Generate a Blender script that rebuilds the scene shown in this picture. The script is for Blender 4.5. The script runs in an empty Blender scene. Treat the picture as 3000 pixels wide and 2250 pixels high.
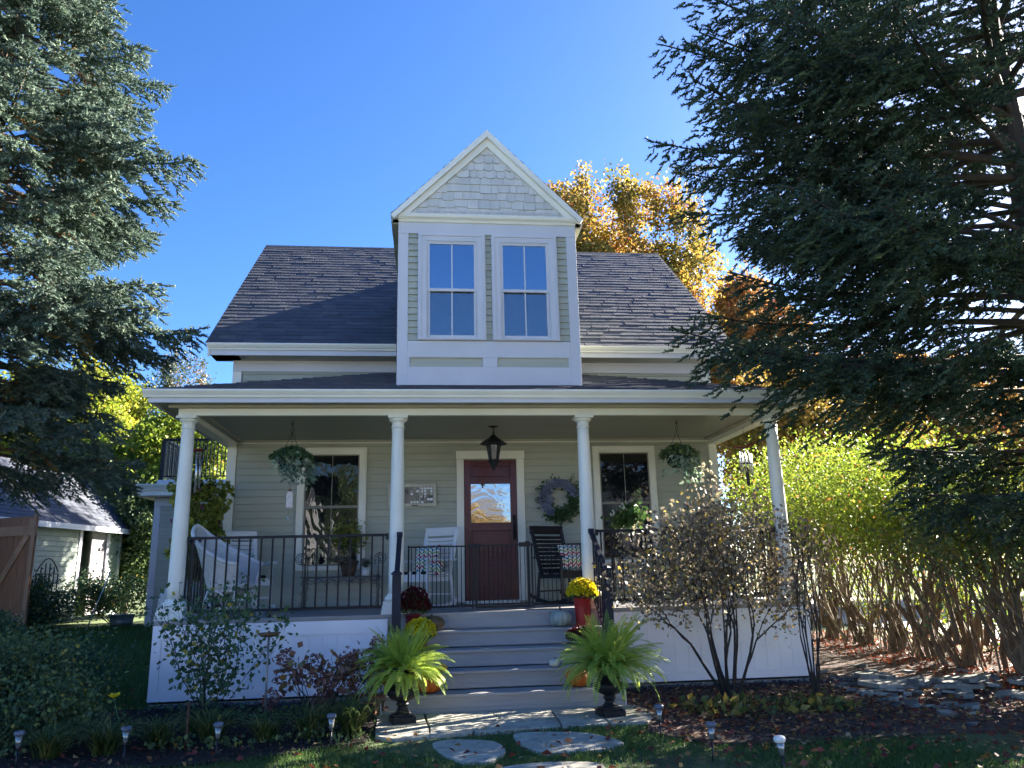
import bpy, math, random
import numpy as np
from mathutils import Vector, Matrix
R = math.radians
rng = np.random.default_rng(7)
random.seed(7)
scn = bpy.context.scene
COL = scn.collection

# ---------------------------------------------------------------- camera
cam = bpy.data.cameras.new('camera')
cam.sensor_width = 36.0
cam.lens = 2229.7 / 3000 * 36.0
cam.clip_start = 0.05
cam.clip_end = 3000
camo = bpy.data.objects.new('camera', cam)
COL.objects.link(camo)
CYAW, CPIT, CROL = 0.1121, 0.2408, -0.0240
cy_, sy_ = math.cos(CYAW), math.sin(CYAW)
F_ = Vector((sy_, cy_, 0)); R_ = Vector((cy_, -sy_, 0)); U_ = Vector((0, 0, 1))
cp_, sp_ = math.cos(CPIT), math.sin(CPIT)
F2 = F_ * cp_ + U_ * sp_; U2 = U_ * cp_ - F_ * sp_
cr_, sr_ = math.cos(CROL), math.sin(CROL)
R3 = R_ * cr_ + U2 * sr_; U3 = U2 * cr_ - R_ * sr_
M = Matrix((R3, U3, -F2)).transposed().to_4x4()
M.translation = Vector((-0.8148, -9.7179, 0.4687))
camo.matrix_world = M
scn.camera = camo

# ---------------------------------------------------------------- sky, sun, exposure
SUN = Vector((1.0, 0.565, 0.565)).normalized()
SUN_EL = math.asin(SUN.z)
SUN_AZ = math.atan2(SUN.x, SUN.y)
w = bpy.data.worlds.new('World'); scn.world = w; w.use_nodes = True
nt = w.node_tree; nt.nodes.clear()
sky = nt.nodes.new('ShaderNodeTexSky'); sky.sky_type = 'NISHITA'; sky.sun_disc = False
sky.sun_elevation = SUN_EL; sky.sun_rotation = SUN_AZ
sky.air_density = 0.72; sky.dust_density = 0.5; sky.ozone_density = 3.2; sky.altitude = 50
bg = nt.nodes.new('ShaderNodeBackground'); bg.inputs['Strength'].default_value = 0.05
wo = nt.nodes.new('ShaderNodeOutputWorld')
hs = nt.nodes.new('ShaderNodeHueSaturation'); hs.inputs['Saturation'].default_value = 1.22; hs.inputs['Hue'].default_value = 0.508
nt.links.new(sky.outputs[0], hs.inputs['Color']); nt.links.new(hs.outputs[0], bg.inputs[0]); nt.links.new(bg.outputs[0], wo.inputs[0])
sl = bpy.data.lights.new('sun', 'SUN'); sl.energy = 5.0; sl.angle = R(0.53); sl.color = (1.0, 0.91, 0.78)
so = bpy.data.objects.new('sun', sl); COL.objects.link(so)
so.rotation_euler = SUN.to_track_quat('Z', 'Y').to_euler(); so.location = (20, 9, 15)
scn.view_settings.view_transform = 'Standard'; scn.view_settings.look = 'None'
scn.view_settings.exposure = 2.95; scn.view_settings.gamma = 1.0
cyc = scn.cycles
cyc.max_bounces = 6; cyc.diffuse_bounces = 3; cyc.glossy_bounces = 3; cyc.transmission_bounces = 4
cyc.transparent_max_bounces = 6; cyc.caustics_reflective = False; cyc.caustics_refractive = False
cyc.sample_clamp_indirect = 6.0
cyc.use_adaptive_sampling = True; cyc.adaptive_threshold = 0.02

# ---------------------------------------------------------------- materials
def _mat(name):
    m = bpy.data.materials.new(name); m.use_nodes = True
    nt = m.node_tree; nt.nodes.clear()
    o = nt.nodes.new('ShaderNodeOutputMaterial')
    return m, nt, o
def _ramp(nt, stops):
    r = nt.nodes.new('ShaderNodeValToRGB')
    e = r.color_ramp.elements
    while len(e) < len(stops): e.new(0.5)
    for i, (p, c) in enumerate(stops):
        e[i].position = p; e[i].color = (c[0], c[1], c[2], 1)
    return r
def pm(name, col, rough=0.55, var=0.12, scale=3.0, bump=0.0, bscale=60.0, metal=0.0, spec=0.4,
       ramp=None, trans=0.0, stretch=(1, 1, 1), dirt=None, coat=0.0):
    """procedural paint/stone/wood: noise-varied base colour, optional bump, optional per-face ramp"""
    m, nt, o = _mat(name); L = nt.links.new; N = nt.nodes.new
    tc = N('ShaderNodeTexCoord'); mp = N('ShaderNodeMapping'); mp.inputs['Scale'].default_value = stretch
    L(tc.outputs['Object'], mp.inputs['Vector'])
    b = N('ShaderNodeBsdfPrincipled')
    b.inputs['Roughness'].default_value = rough; b.inputs['Metallic'].default_value = metal
    b.inputs['Specular IOR Level'].default_value = spec
    b.inputs['Coat Weight'].default_value = coat
    nz = N('ShaderNodeTexNoise'); nz.inputs['Scale'].default_value = scale; nz.inputs['Detail'].default_value = 6
    L(mp.outputs[0], nz.inputs['Vector'])
    if ramp:
        at = N('ShaderNodeAttribute'); at.attribute_name = 'rnd'
        rp = _ramp(nt, ramp); L(at.outputs['Fac'], rp.inputs[0]); src = rp.outputs[0]
    else:
        rp = N('ShaderNodeRGB'); rp.outputs[0].default_value = (*col, 1); src = rp.outputs[0]
    mr = N('ShaderNodeMapRange'); mr.inputs[1].default_value = 0.3; mr.inputs[2].default_value = 0.7
    mr.inputs[3].default_value = 1 - var; mr.inputs[4].default_value = 1 + var
    L(nz.outputs[0], mr.inputs[0])
    vm = N('ShaderNodeVectorMath'); vm.operation = 'SCALE'; L(src, vm.inputs[0]); L(mr.outputs[0], vm.inputs['Scale'])
    csrc = vm.outputs[0]
    if dirt:
        n2 = N('ShaderNodeTexNoise'); n2.inputs['Scale'].default_value = dirt[1]; n2.inputs['Detail'].default_value = 8
        n2.inputs['Roughness'].default_value = 0.7
        L(mp.outputs[0], n2.inputs['Vector'])
        r2 = N('ShaderNodeMapRange'); r2.inputs[1].default_value = dirt[2]; r2.inputs[2].default_value = dirt[2] + 0.15
        L(n2.outputs[0], r2.inputs[0])
        mx = N('ShaderNodeMix'); mx.data_type = 'RGBA'
        L(r2.outputs[0], mx.inputs[0]); L(csrc, mx.inputs[6]); mx.inputs[7].default_value = (*dirt[0], 1)
        csrc = mx.outputs[2]
    L(csrc, b.inputs['Base Color'])
    if bump:
        nb = N('ShaderNodeTexNoise'); nb.inputs['Scale'].default_value = bscale; nb.inputs['Detail'].default_value = 5
        L(mp.outputs[0], nb.inputs['Vector'])
        bp = N('ShaderNodeBump'); bp.inputs['Strength'].default_value = min(1, bump); bp.inputs['Distance'].default_value = 0.01 * max(1, bump)
        L(nb.outputs[0], bp.inputs['Height']); L(bp.outputs[0], b.inputs['Normal'])
    if trans:
        t = N('ShaderNodeBsdfTranslucent'); L(csrc, t.inputs[0])
        ms = N('ShaderNodeMixShader'); ms.inputs[0].default_value = trans
        L(b.outputs[0], ms.inputs[1]); L(t.outputs[0], ms.inputs[2]); L(ms.outputs[0], o.inputs[0])
    else:
        L(b.outputs[0], o.inputs[0])
    return m
def glassm(name, dark=(0.01, 0.012, 0.015), refl=0.35, wave=0.0, wscale=4.0, tint=(1, 1, 1), stretch=(1, 1, 1), rough=0.01):
    """window pane seen against a dark room: dark base under a mirror-like, slightly wavy surface"""
    m, nt, o = _mat(name); L = nt.links.new; N = nt.nodes.new
    d = N('ShaderNodeBsdfDiffuse'); d.inputs[0].default_value = (*dark, 1)
    g = N('ShaderNodeBsdfGlossy'); g.inputs[0].default_value = (*tint, 1); g.inputs['Roughness'].default_value = rough
    lw = N('ShaderNodeFresnel'); lw.inputs[0].default_value = 1.5
    mr = N('ShaderNodeMath'); mr.operation = 'ADD'; mr.inputs[1].default_value = refl; mr.use_clamp = True
    L(lw.outputs[0], mr.inputs[0])
    ms = N('ShaderNodeMixShader'); L(mr.outputs[0], ms.inputs[0]); L(d.outputs[0], ms.inputs[1]); L(g.outputs[0], ms.inputs[2])
    L(ms.outputs[0], o.inputs[0])
    if wave:
        tc = N('ShaderNodeTexCoord'); mp = N('ShaderNodeMapping'); mp.inputs['Scale'].default_value = stretch
        nz = N('ShaderNodeTexNoise'); nz.inputs['Scale'].default_value = wscale; nz.inputs['Detail'].default_value = 2
        nz.inputs['Distortion'].default_value = 1.2
        bp = N('ShaderNodeBump'); bp.inputs['Strength'].default_value = 1.0; bp.inputs['Distance'].default_value = wave
        L(tc.outputs['Object'], mp.inputs[0]); L(mp.outputs[0], nz.inputs['Vector']); L(nz.outputs[0], bp.inputs['Height']); L(bp.outputs[0], g.inputs['Normal'])
    return m
WHITE = pm('white_paint', (0.55, 0.56, 0.61), 0.45, 0.04, 2, dirt=((0.45, 0.45, 0.42), 6, 0.66), bump=0.15, bscale=30)
CREAM = pm('cream_paint', (0.74, 0.74, 0.68), 0.45, 0.05, 2, dirt=((0.36, 0.36, 0.30), 7, 0.68), bump=0.15, bscale=30)
VINYL = pm('skirt_vinyl', (0.84, 0.84, 0.88), 0.4, 0.06, 1.5, dirt=((0.42, 0.42, 0.40), 4, 0.64))
SAGE = pm('sage_clapboard_paint', (0.385, 0.405, 0.35), 0.6, 0.07, 2.5, bump=0.3, bscale=25, stretch=(1, 1, 6), dirt=((0.31, 0.325, 0.275), 7, 0.60))
SAGE2 = pm('pale_sage_paint', (0.39, 0.405, 0.345), 0.6, 0.07, 2.5, bump=0.25, bscale=25, stretch=(1, 1, 6), dirt=((0.32, 0.34, 0.27), 9, 0.66))
SOFF = pm('taupe_soffit_paint', (0.36, 0.35, 0.29), 0.6, 0.06, 2)
CEIL = pm('porch_ceiling_paint', (0.33, 0.34, 0.29), 0.55, 0.05, 2)
SLATE = pm('asphalt_shingle', (0.05, 0.05, 0.055), 0.8, 0.12, 6, bump=0.35, bscale=220, spec=0.35,
           ramp=[(0, (0.054, 0.062, 0.084)), (0.5, (0.064, 0.073, 0.098)), (0.85, (0.074, 0.082, 0.106)), (1, (0.094, 0.10, 0.118))])
GABSH = pm('gable_shingle_paint', (0.6, 0.6, 0.58), 0.6, 0.08, 5, bump=0.3, bscale=50, stretch=(4, 4, 1),
           ramp=[(0, (0.50, 0.51, 0.50)), (1, (0.62, 0.62, 0.60))], dirt=((0.36, 0.36, 0.36), 5, 0.62))
DECKM = pm('composite_deck', (0.32, 0.31, 0.31), 0.6, 0.08, 2.5, bump=0.25, bscale=12, stretch=(1, 14, 14), dirt=((0.25, 0.245, 0.24), 5, 0.6))
BLACK = pm('black_metal', (0.014, 0.015, 0.019), 0.45, 0.2, 8, bump=0.15, bscale=120, spec=0.2)
NAVY = pm('blue_black_paint', (0.012, 0.015, 0.028), 0.5, 0.2, 6, spec=0.25, bump=0.15, bscale=80)
DOORW = pm('mahogany_door_wood', (0.078, 0.006, 0.016), 0.36, 0.25, 5, bump=0.2, bscale=25, stretch=(9, 9, 0.8), coat=0.1)
CONC = pm('concrete_footing', (0.38, 0.35, 0.30), 0.85, 0.2, 4, bump=0.6, bscale=50, dirt=((0.24, 0.22, 0.18), 3, 0.55))
GLASSD = glassm('dark_window_glass', refl=0.02, wave=0.0012, wscale=3.5)
GLASSW = glassm('wavy_window_glass', refl=0.01, wave=0.005, wscale=2.2, stretch=(1.6, 1, 0.9))
GLASSB = glassm('upstairs_window_glass', dark=(0.012, 0.018, 0.035), refl=0.36, wave=0.0012, wscale=2, tint=(0.82, 0.9, 1.0))
GLASSC = glassm('curtained_window_glass', dark=(0.035, 0.045, 0.07), refl=0.17, wave=0.004, wscale=6, tint=(0.9, 0.95, 1.0), stretch=(2, 1, 0.6))
DOORG = glassm('mirrored_door_glass', dark=(0.17, 0.19, 0.23), refl=0.36, wave=0.0022, wscale=2.4, stretch=(1, 1, 2.0), rough=0.03)
PLAST = pm('white_furniture_paint', (0.70, 0.71, 0.74), 0.4, 0.05, 4, dirt=((0.45, 0.45, 0.42), 12, 0.66))
SASH = pm('taupe_sash_paint', (0.20, 0.19, 0.165), 0.5, 0.05, 4)
BARK = pm('grey_brown_bark', (0.10, 0.075, 0.055), 0.9, 0.35, 6, bump=1.5, bscale=30, stretch=(1, 1, 0.3))
BARKD = pm('dark_wet_bark', (0.030, 0.025, 0.022), 0.85, 0.35, 8, bump=1.0, bscale=40, stretch=(1, 1, 0.3))
BARKT = pm('tan_peeling_bark', (0.165, 0.125, 0.085), 0.9, 0.4, 9, bump=1.5, bscale=40, stretch=(1, 1, 0.25), dirt=((0.09, 0.07, 0.05), 8, 0.5))

# ---------------------------------------------------------------- object helpers
def props(o, label=None, cat=None, group=None, kind=None):
    if label: o['label'] = label
    if cat: o['category'] = cat
    if group: o['group'] = group
    if kind: o['kind'] = kind
    return o
def thing(name, label, cat, loc=(0, 0, 0), rz=0.0, group=None):
    o = bpy.data.objects.new(name, None); o.empty_display_size = 0.1
    o.location = loc; o.rotation_euler = (0, 0, rz); COL.objects.link(o)
    return props(o, label, cat, group)
def dup(root, loc, rz=None, label=None, scale=None):
    r = root.copy(); COL.objects.link(r); r.location = loc
    if rz is not None: r.rotation_euler = (0, 0, rz)
    if scale is not None: r.scale = (scale, scale, scale)
    if label: r['label'] = label
    for ch in list(root.children):
        c = ch.copy(); COL.objects.link(c); c.parent = r
        for g in list(ch.children):
            d = g.copy(); COL.objects.link(d); d.parent = c
    return r
def link(me, name, mat, parent=None, loc=None):
    o = bpy.data.objects.new(name, me)
    if isinstance(mat, (list, tuple)):
        for m in mat: me.materials.append(m)
    else: me.materials.append(mat)
    COL.objects.link(o)
    if parent is not None: o.parent = parent
    if loc is not None: o.location = loc
    return o
def mesh_np(name, V, F, mat, parent=None, rnd=None, smooth=False, loc=None):
    V = np.asarray(V, np.float32); F = np.asarray(F, np.int32); n, k = F.shape
    me = bpy.data.meshes.new(name)
    me.vertices.add(len(V)); me.vertices.foreach_set('co', V.ravel())
    me.loops.add(n * k); me.loops.foreach_set('vertex_index', F.ravel())
    me.polygons.add(n); me.polygons.foreach_set('loop_start', np.arange(0, n * k, k, dtype=np.int32))
    if smooth: me.polygons.foreach_set('use_smooth', np.ones(n, bool))
    me.update(calc_edges=True)
    if rnd is not None:
        a = me.attributes.new('rnd', 'FLOAT', 'FACE'); a.data.foreach_set('value', np.asarray(rnd, np.float32))
    return link(me, name, mat, parent, loc)
def basis(d, up=None):
    """rotation matrices (n,3,3) whose second column is d (n,3) and whose third column is about up"""
    d = d / (np.linalg.norm(d, axis=1, keepdims=True) + 1e-9)
    if up is None: up = np.tile([0, 0, 1.0], (len(d), 1))
    x = np.cross(d, up); ln = np.linalg.norm(x, axis=1, keepdims=True)
    x = np.where(ln < 1e-4, np.array([[1.0, 0, 0]]), x / (ln + 1e-9))
    z = np.cross(x, d)
    return np.stack([x, d, z], axis=2)
def roll(B, a):
    """turn each basis about its own second axis by a"""
    c, s = np.cos(a)[:, None], np.sin(a)[:, None]
    x = B[:, :, 0] * c + B[:, :, 2] * s; z = -B[:, :, 0] * s + B[:, :, 2] * c
    return np.stack([x, B[:, :, 1], z], axis=2)
def inst(TV, TF, P, B, S):
    """copies of a small template (leaf, shoot) at P with bases B and sizes S -> one vertex and face array"""
    n, m = len(P), len(TV)
    S = np.asarray(S, float)
    if S.ndim == 1: S = np.stack([S, S, S], 1)
    V = np.einsum('nij,nmj->nmi', B, TV[None] * S[:, None, :]) + P[:, None, :]
    F = (TF[None] + (np.arange(n) * m)[:, None, None]).reshape(-1, TF.shape[1])
    return V.reshape(-1, 3), F
LEAF_V = np.array([(0, 0, 0), (0.36, 0.45, 0.10), (0, 1, -0.05), (-0.36, 0.45, 0.10)], float)
LEAF_F = np.array([(0, 1, 2, 3)])
NARROW_V = LEAF_V * np.array([0.5, 1, 1])
BROAD_V = LEAF_V * np.array([1.35, 1, 1])
def leaves(name, P, D, size, mat, parent=None, tv=LEAF_V, rnd=None, roll_amt=math.pi, jit=0.3):
    n = len(P)
    B = roll(basis(np.asarray(D, float)), rng.uniform(-roll_amt, roll_amt, n))
    S = size * rng.uniform(1 - jit, 1 + jit, n)
    V, F = inst(tv, LEAF_F, np.asarray(P, float), B, S)
    if rnd is None: rnd = rng.random(n)
    return mesh_np(name, V, F, mat, parent, rnd=rnd)
def rdir(n, up=0.0):
    d = rng.normal(size=(n, 3)); d /= np.linalg.norm(d, axis=1, keepdims=True); d[:, 2] += up
    return d / np.linalg.norm(d, axis=1, keepdims=True)

class MB:
    """collects simple shapes; build() links them as ONE mesh object"""
    def __init__(s): s.v = []; s.f = []; s.r = []; s.sm = []
    def add(s, V, F, r=None, smooth=False):
        b = len(s.v); s.v.extend([tuple(map(float, p)) for p in V])
        for f in F:
            s.f.append([i + b for i in f]); s.r.append(random.random() if r is None else r); s.sm.append(smooth)
        return s
    def box(s, x0, x1, y0, y1, z0, z1, r=None):
        V = [(x, y, z) for z in (z0, z1) for y in (y0, y1) for x in (x0, x1)]
        return s.add(V, [(0, 2, 3, 1), (4, 5, 7, 6), (0, 1, 5, 4), (1, 3, 7, 5), (3, 2, 6, 7), (2, 0, 4, 6)], r)
    def bar(s, a, b, wd, th, up=(0, 0, 1), r=None):
        """rectangular bar from a to b, wd across, th along up"""
        a = Vector(a); b = Vector(b); d = (b - a).normalized(); u = Vector(up)
        x = d.cross(u)
        if x.length < 1e-4: x = d.cross(Vector((0, 1, 0)))
        x.normalize(); z = x.cross(d).normalized(); x *= wd / 2; z *= th / 2
        V = [p + i * x + j * z for p in (a, b) for (i, j) in ((-1, -1), (1, -1), (1, 1), (-1, 1))]
        return s.add(V, [(3, 2, 1, 0), (4, 5, 6, 7), (0, 1, 5, 4), (1, 2, 6, 5), (2, 3, 7, 6), (3, 0, 4, 7)], r)
    def tube(s, pts, rad, n=8, cap=True, r=None):
        pts = [Vector(p) for p in pts]; k = len(pts)
        rad = [rad] * k if not hasattr(rad, '__len__') else rad
        V = []; F = []; px = None
        for i, p in enumerate(pts):
            d = (pts[min(i + 1, k - 1)] - pts[max(i - 1, 0)]); d.normalize()
            if px is None: px = d.orthogonal().normalized()
            px = (px - d * px.dot(d)); px.normalize(); py = d.cross(px)
            for j in range(n):
                a = 2 * math.pi * j / n
                V.append(p + (px * math.cos(a) + py * math.sin(a)) * rad[i])
        for i in range(k - 1):
            for j in range(n):
                F.append((i * n + j, i * n + (j + 1) % n, (i + 1) * n + (j + 1) % n, (i + 1) * n + j))
        if cap: F.append(tuple(range(n - 1, -1, -1))); F.append(tuple(range((k - 1) * n, k * n)))
        return s.add(V, F, r, True)
    def cyl(s, a, b, r0, r1=None, n=12, r=None): return s.tube([a, b], [r0, r0 if r1 is None else r1], n, True, r)
    def lathe(s, prof, c=(0, 0, 0), n=20, smooth=True, sx=1.0, sy=1.0, lobes=0, depth=0.0, r=None):
        V = []; F = []; k = len(prof)
        for (ra, z) in prof:
            for j in range(n):
                a = 2 * math.pi * j / n; q = ra * (1 - depth * (0.5 - 0.5 * abs(math.sin(a * lobes / 2)) ** 0.6 * 2) if lobes else 1)
                V.append((c[0] + q * math.cos(a) * sx, c[1] + q * math.sin(a) * sy, c[2] + z))
        for i in range(k - 1):
            for j in range(n):
                F.append((i * n + j, i * n + (j + 1) % n, (i + 1) * n + (j + 1) % n, (i + 1) * n + j))
        F.append(tuple(range(n - 1, -1, -1))); F.append(tuple(range((k - 1) * n, k * n)))
        return s.add(V, F, r, smooth)
    def prism(s, poly, off, r=None):
        """closed polygon (3D points) pushed by vector off"""
        n = len(poly); P = [Vector(p) for p in poly]; o = Vector(off)
        V = P + [p + o for p in P]
        F = [tuple(range(n - 1, -1, -1)), tuple(range(n, 2 * n))] + [(i, (i + 1) % n, n + (i + 1) % n, n + i) for i in range(n)]
        return s.add(V, F, r)
    def build(s, name, mat, parent=None, loc=None, off=None, bevel=0.0):
        me = bpy.data.meshes.new(name)
        V = s.v if off is None else [(x - off[0], y - off[1], z - off[2]) for x, y, z in s.v]
        me.from_pydata(V, [], s.f)
        a = me.attributes.new('rnd', 'FLOAT', 'FACE'); a.data.foreach_set('value', s.r)
        me.polygons.foreach_set('use_smooth', s.sm); me.update()
        o = link(me, name, mat, parent, loc)
        if bevel:
            bv = o.modifiers.new('bevel', 'BEVEL'); bv.width = bevel; bv.segments = 2; bv.limit_method = 'ANGLE'; bv.angle_limit = R(50)
        return o
def clip(poly, clips):
    """clip a 2D polygon by half planes (nx, ny, d): keep nx*x + ny*y <= d"""
    for (nx, ny, d) in clips:
        out = []
        for i in range(len(poly)):
            a, b = poly[i], poly[(i + 1) % len(poly)]
            da = nx * a[0] + ny * a[1] - d; db = nx * b[0] + ny * b[1] - d
            if da <= 0: out.append(a)
            if (da < 0 < db) or (db < 0 < da):
                t = da / (da - db); out.append((a[0] + (b[0] - a[0]) * t, a[1] + (b[1] - a[1]) * t))
        poly = out
        if len(poly) < 3: return []
    return poly
def shingles(mb, O, U, V, u0, u1, v1, expo, wmin, wmax, th, lift, clips=(), shape=None, jit=0.0, gap=0.004):
    O, U, V = Vector(O), Vector(U), Vector(V); N = U.cross(V).normalized()
    nr = int(math.ceil(v1 / expo))
    for i in range(nr):
        vb = i * expo; vt = min(vb + expo * 1.25, v1 + 0.001)
        u = u0 - random.random() * wmax
        while u < u1:
            wd = random.uniform(wmin, wmax); a, b = max(u, u0), min(u + wd - gap, u1); 
            uu, u = u, u + wd
            if b - a < 0.01: continue
            low = vb + (random.uniform(0, jit) if jit else 0)
            if shape: poly = shape(i, a, b, low, vt)
            else: poly = [(a, low), (b, low), (b, vt), (a, vt)]
            poly = clip(poly, clips)
            if len(poly) < 3: continue
            lf = th + lift * random.random() ** 2; tilt = random.uniform(-0.3, 0.3) * lift
            top = []; bot = []
            for (x, y) in poly:
                t = (y - vb) / (vt - vb) if vt > vb else 0
                h = lf * (1 - t) + 0.001 + tilt * ((x - a) / max(b - a, 0.01) - 0.5) * (1 - t)
                q = O + U * x + V * y
                top.append(q + N * max(h, 0.001)); bot.append(q - N * 0.004)
            n = len(top); rr = random.random()
            mb.add(top + bot, [tuple(range(n))] + [((j + 1) % n, j, n + j, n + (j + 1) % n) for j in range(n)], rr)
def ss(a, b, x):
    t = min(1, max(0, (x - a) / (b - a))); return t * t * (3 - 2 * t)
G = -0.95
def gz(x, y):
    h = 0.30 * ss(3, 12, y) * ss(2, 5, -x)
    return G + h
# ================================================================ GROUND
def grid_axis(lo, hi, step, far):
    a = list(np.arange(lo, hi + 1e-6, step)); s = step; x = hi; L = []
    while x < far: s *= 1.45; x += s; L.append(x)
    s = step; x = lo; Lo = []
    while x > -far: s *= 1.45; x -= s; Lo.append(x)
    return np.array(Lo[::-1] + a + L)
gx = grid_axis(-14, 14, 0.35, 700); gy = grid_axis(-12, 14, 0.35, 700)
nx, ny = len(gx), len(gy)
V = [(x, y, gz(x, y) + (0.012 * math.sin(x * 2.3 + y) * math.sin(y * 1.9 - x * .7) - 0.012 if (abs(x) < 30 and abs(y) < 30) else 0)) for y in gy for x in gx]
F = [(j * nx + i, j * nx + i + 1, (j + 1) * nx + i + 1, (j + 1) * nx + i) for j in range(ny - 1) for i in range(nx - 1)]
GROUND = pm('lawn_soil', (0.10, 0.135, 0.05), 0.95, 0.3, 1.3, bump=2, bscale=18, dirt=((0.06, 0.042, 0.026), 0.9, 0.52))
go = mesh_np('ground', V, F, GROUND, smooth=True); props(go, kind='structure')
MULCH = pm('dark_bark_mulch', (0.022, 0.014, 0.011), 0.95, 0.5, 14, bump=3, bscale=45, dirt=((0.055, 0.032, 0.022), 18, 0.55))
def sheet(name, pts, z, mat, th=0.03):
    mb = MB(); mb.prism([(x, y, z - th) for x, y in pts], (0, 0, th)); o = mb.build(name, mat); props(o, kind='structure'); return o
sheet('mulch_bed', [(-3.95, -0.16), (-6.3, -0.2), (-6.3, -2.3), (-4.6, -2.95), (-3.4, -3.1), (-2.6, -2.98), (-1.9, -2.78), (-1.36, -2.45), (-1.29, -2.1), (-1.29, -0.16)], G + 0.010, MULCH)
sheet('mulch_bed', [(1.27, -0.16), (1.27, -2.15), (1.12, -2.6), (1.5, -3.15), (2.2, -3.3), (3.6, -3.2), (6.0, -3.3), (8.2, -2.5), (7.7, 6.5), (5.4, 6.5), (4.6, 2.0), (4.1, -0.1)], G + 0.012, pm('red_brown_soil', (0.085, 0.052, 0.038), 0.95, 0.4, 5, bump=3, bscale=30, dirt=((0.045, 0.028, 0.022), 3, 0.52)))
PAVE = pm('pale_driveway', (0.42, 0.41, 0.39), 0.9, 0.12, 1.2, bump=0.5, bscale=60, dirt=((0.30, 0.28, 0.25), 1.1, 0.58))
sheet('driveway', [(8.4, -14), (15.5, -14), (17.5, 32), (10.0, 32)], G + 0.016, PAVE)

sheet('street', [(-60, -24), (60, -24), (60, -15.5), (-60, -15.5)], G + 0.014, pm('pale_bounce_street', (0.42, 0.40, 0.38), 0.9, 0.15, 1.5, bump=0.5, bscale=60))  # unseen street behind the camera, added pale to bounce sunlight onto the front
sheet('bounce_sidewalk', [(-60, -14.2), (60, -14.2), (60, -12.4), (-60, -12.4)], G + 0.012, PAVE)  # out of view, added beside the street as more pale bounce surface
# ================================================================ HOUSE
D = 2.217; CX = 3.793
house = thing('house', 'sage green clapboard cottage with a full front porch, gabled dormer and dark shingle roof', 'house', (0, 5.2, G))
HO = (0, 5.2, G)
def hp(mb, name, mat, bevel=0.0): return mb.build(name, mat, house, off=HO, bevel=bevel)
def sub(mb, name, mat, parent, bevel=0.0): return mb.build(name, mat, parent, off=HO, bevel=bevel)
def clap(mb, x0, x1, y, z0, z1, expo, holes=(), seed=0):
    """lapped clapboards facing -y; holes = (x0,x1,z0,z1)"""
    rr = random.Random(seed); z = z0
    while z < z1 - 0.005:
        zt = min(z + expo, z1); mid = (z + zt) / 2
        iv = [(x0, x1)]
        for (a, b, c, d) in holes:
            if c < mid < d:
                iv = [q for (p0, p1) in iv for q in ((p0, min(p1, a)), (max(p0, b), p1)) if q[1] - q[0] > 0.01]
        for (a, b) in iv:
            cuts = [a]
            if b - a > 2.5: cuts.append(a + rr.uniform(0.8, b - a - 0.8))
            cuts.append(b)
            for p, q in zip(cuts[:-1], cuts[1:]):
                q2 = q - (0.0 if q == b else 0.002); o1 = 0.024 + rr.uniform(-.0015, .0015)
                zb_ = z + .007
                mb.add([(p, y - o1, zb_), (q2, y - o1, zb_), (q2, y - 0.006, zt), (p, y - 0.006, zt), (p, y, zb_), (q2, y, zb_)],
                       [(0, 1, 2, 3), (4, 5, 1, 0), (0, 3, 4), (1, 5, 2)])
        z = zt
def clap_x(mb, y0, y1, x, sgn, z0, z1, expo):
    """lapped clapboards on a side wall at x, facing sgn*x"""
    z = z0
    while z < z1 - 0.005:
        zt = min(z + expo, z1); o = sgn * 0.024; zb_ = z + .007
        mb.add([(x + o, y0, zb_), (x + o, y1, zb_), (x + sgn * .006, y1, zt), (x + sgn * .006, y0, zt), (x, y0, zb_), (x, y1, zb_)],
               [(0, 1, 2, 3) if sgn > 0 else (3, 2, 1, 0), (0, 4, 5, 1)])
        z = zt
def frame(mb, x0, x1, z0, z1, w, y0, y1, wb=None, wt=None):
    """rectangular frame, outer size x0..x1, z0..z1, between depths y0 (front) and y1"""
    wb = w if wb is None else wb; wt = w if wt is None else wt
    mb.box(x0, x0 + w, y0, y1, z0, z1); mb.box(x1 - w, x1, y0, y1, z0, z1)
    mb.box(x0 + w, x1 - w, y0, y1, z1 - wt, z1); mb.box(x0 + w, x1 - w, y0, y1, z0, z0 + wb)
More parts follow.
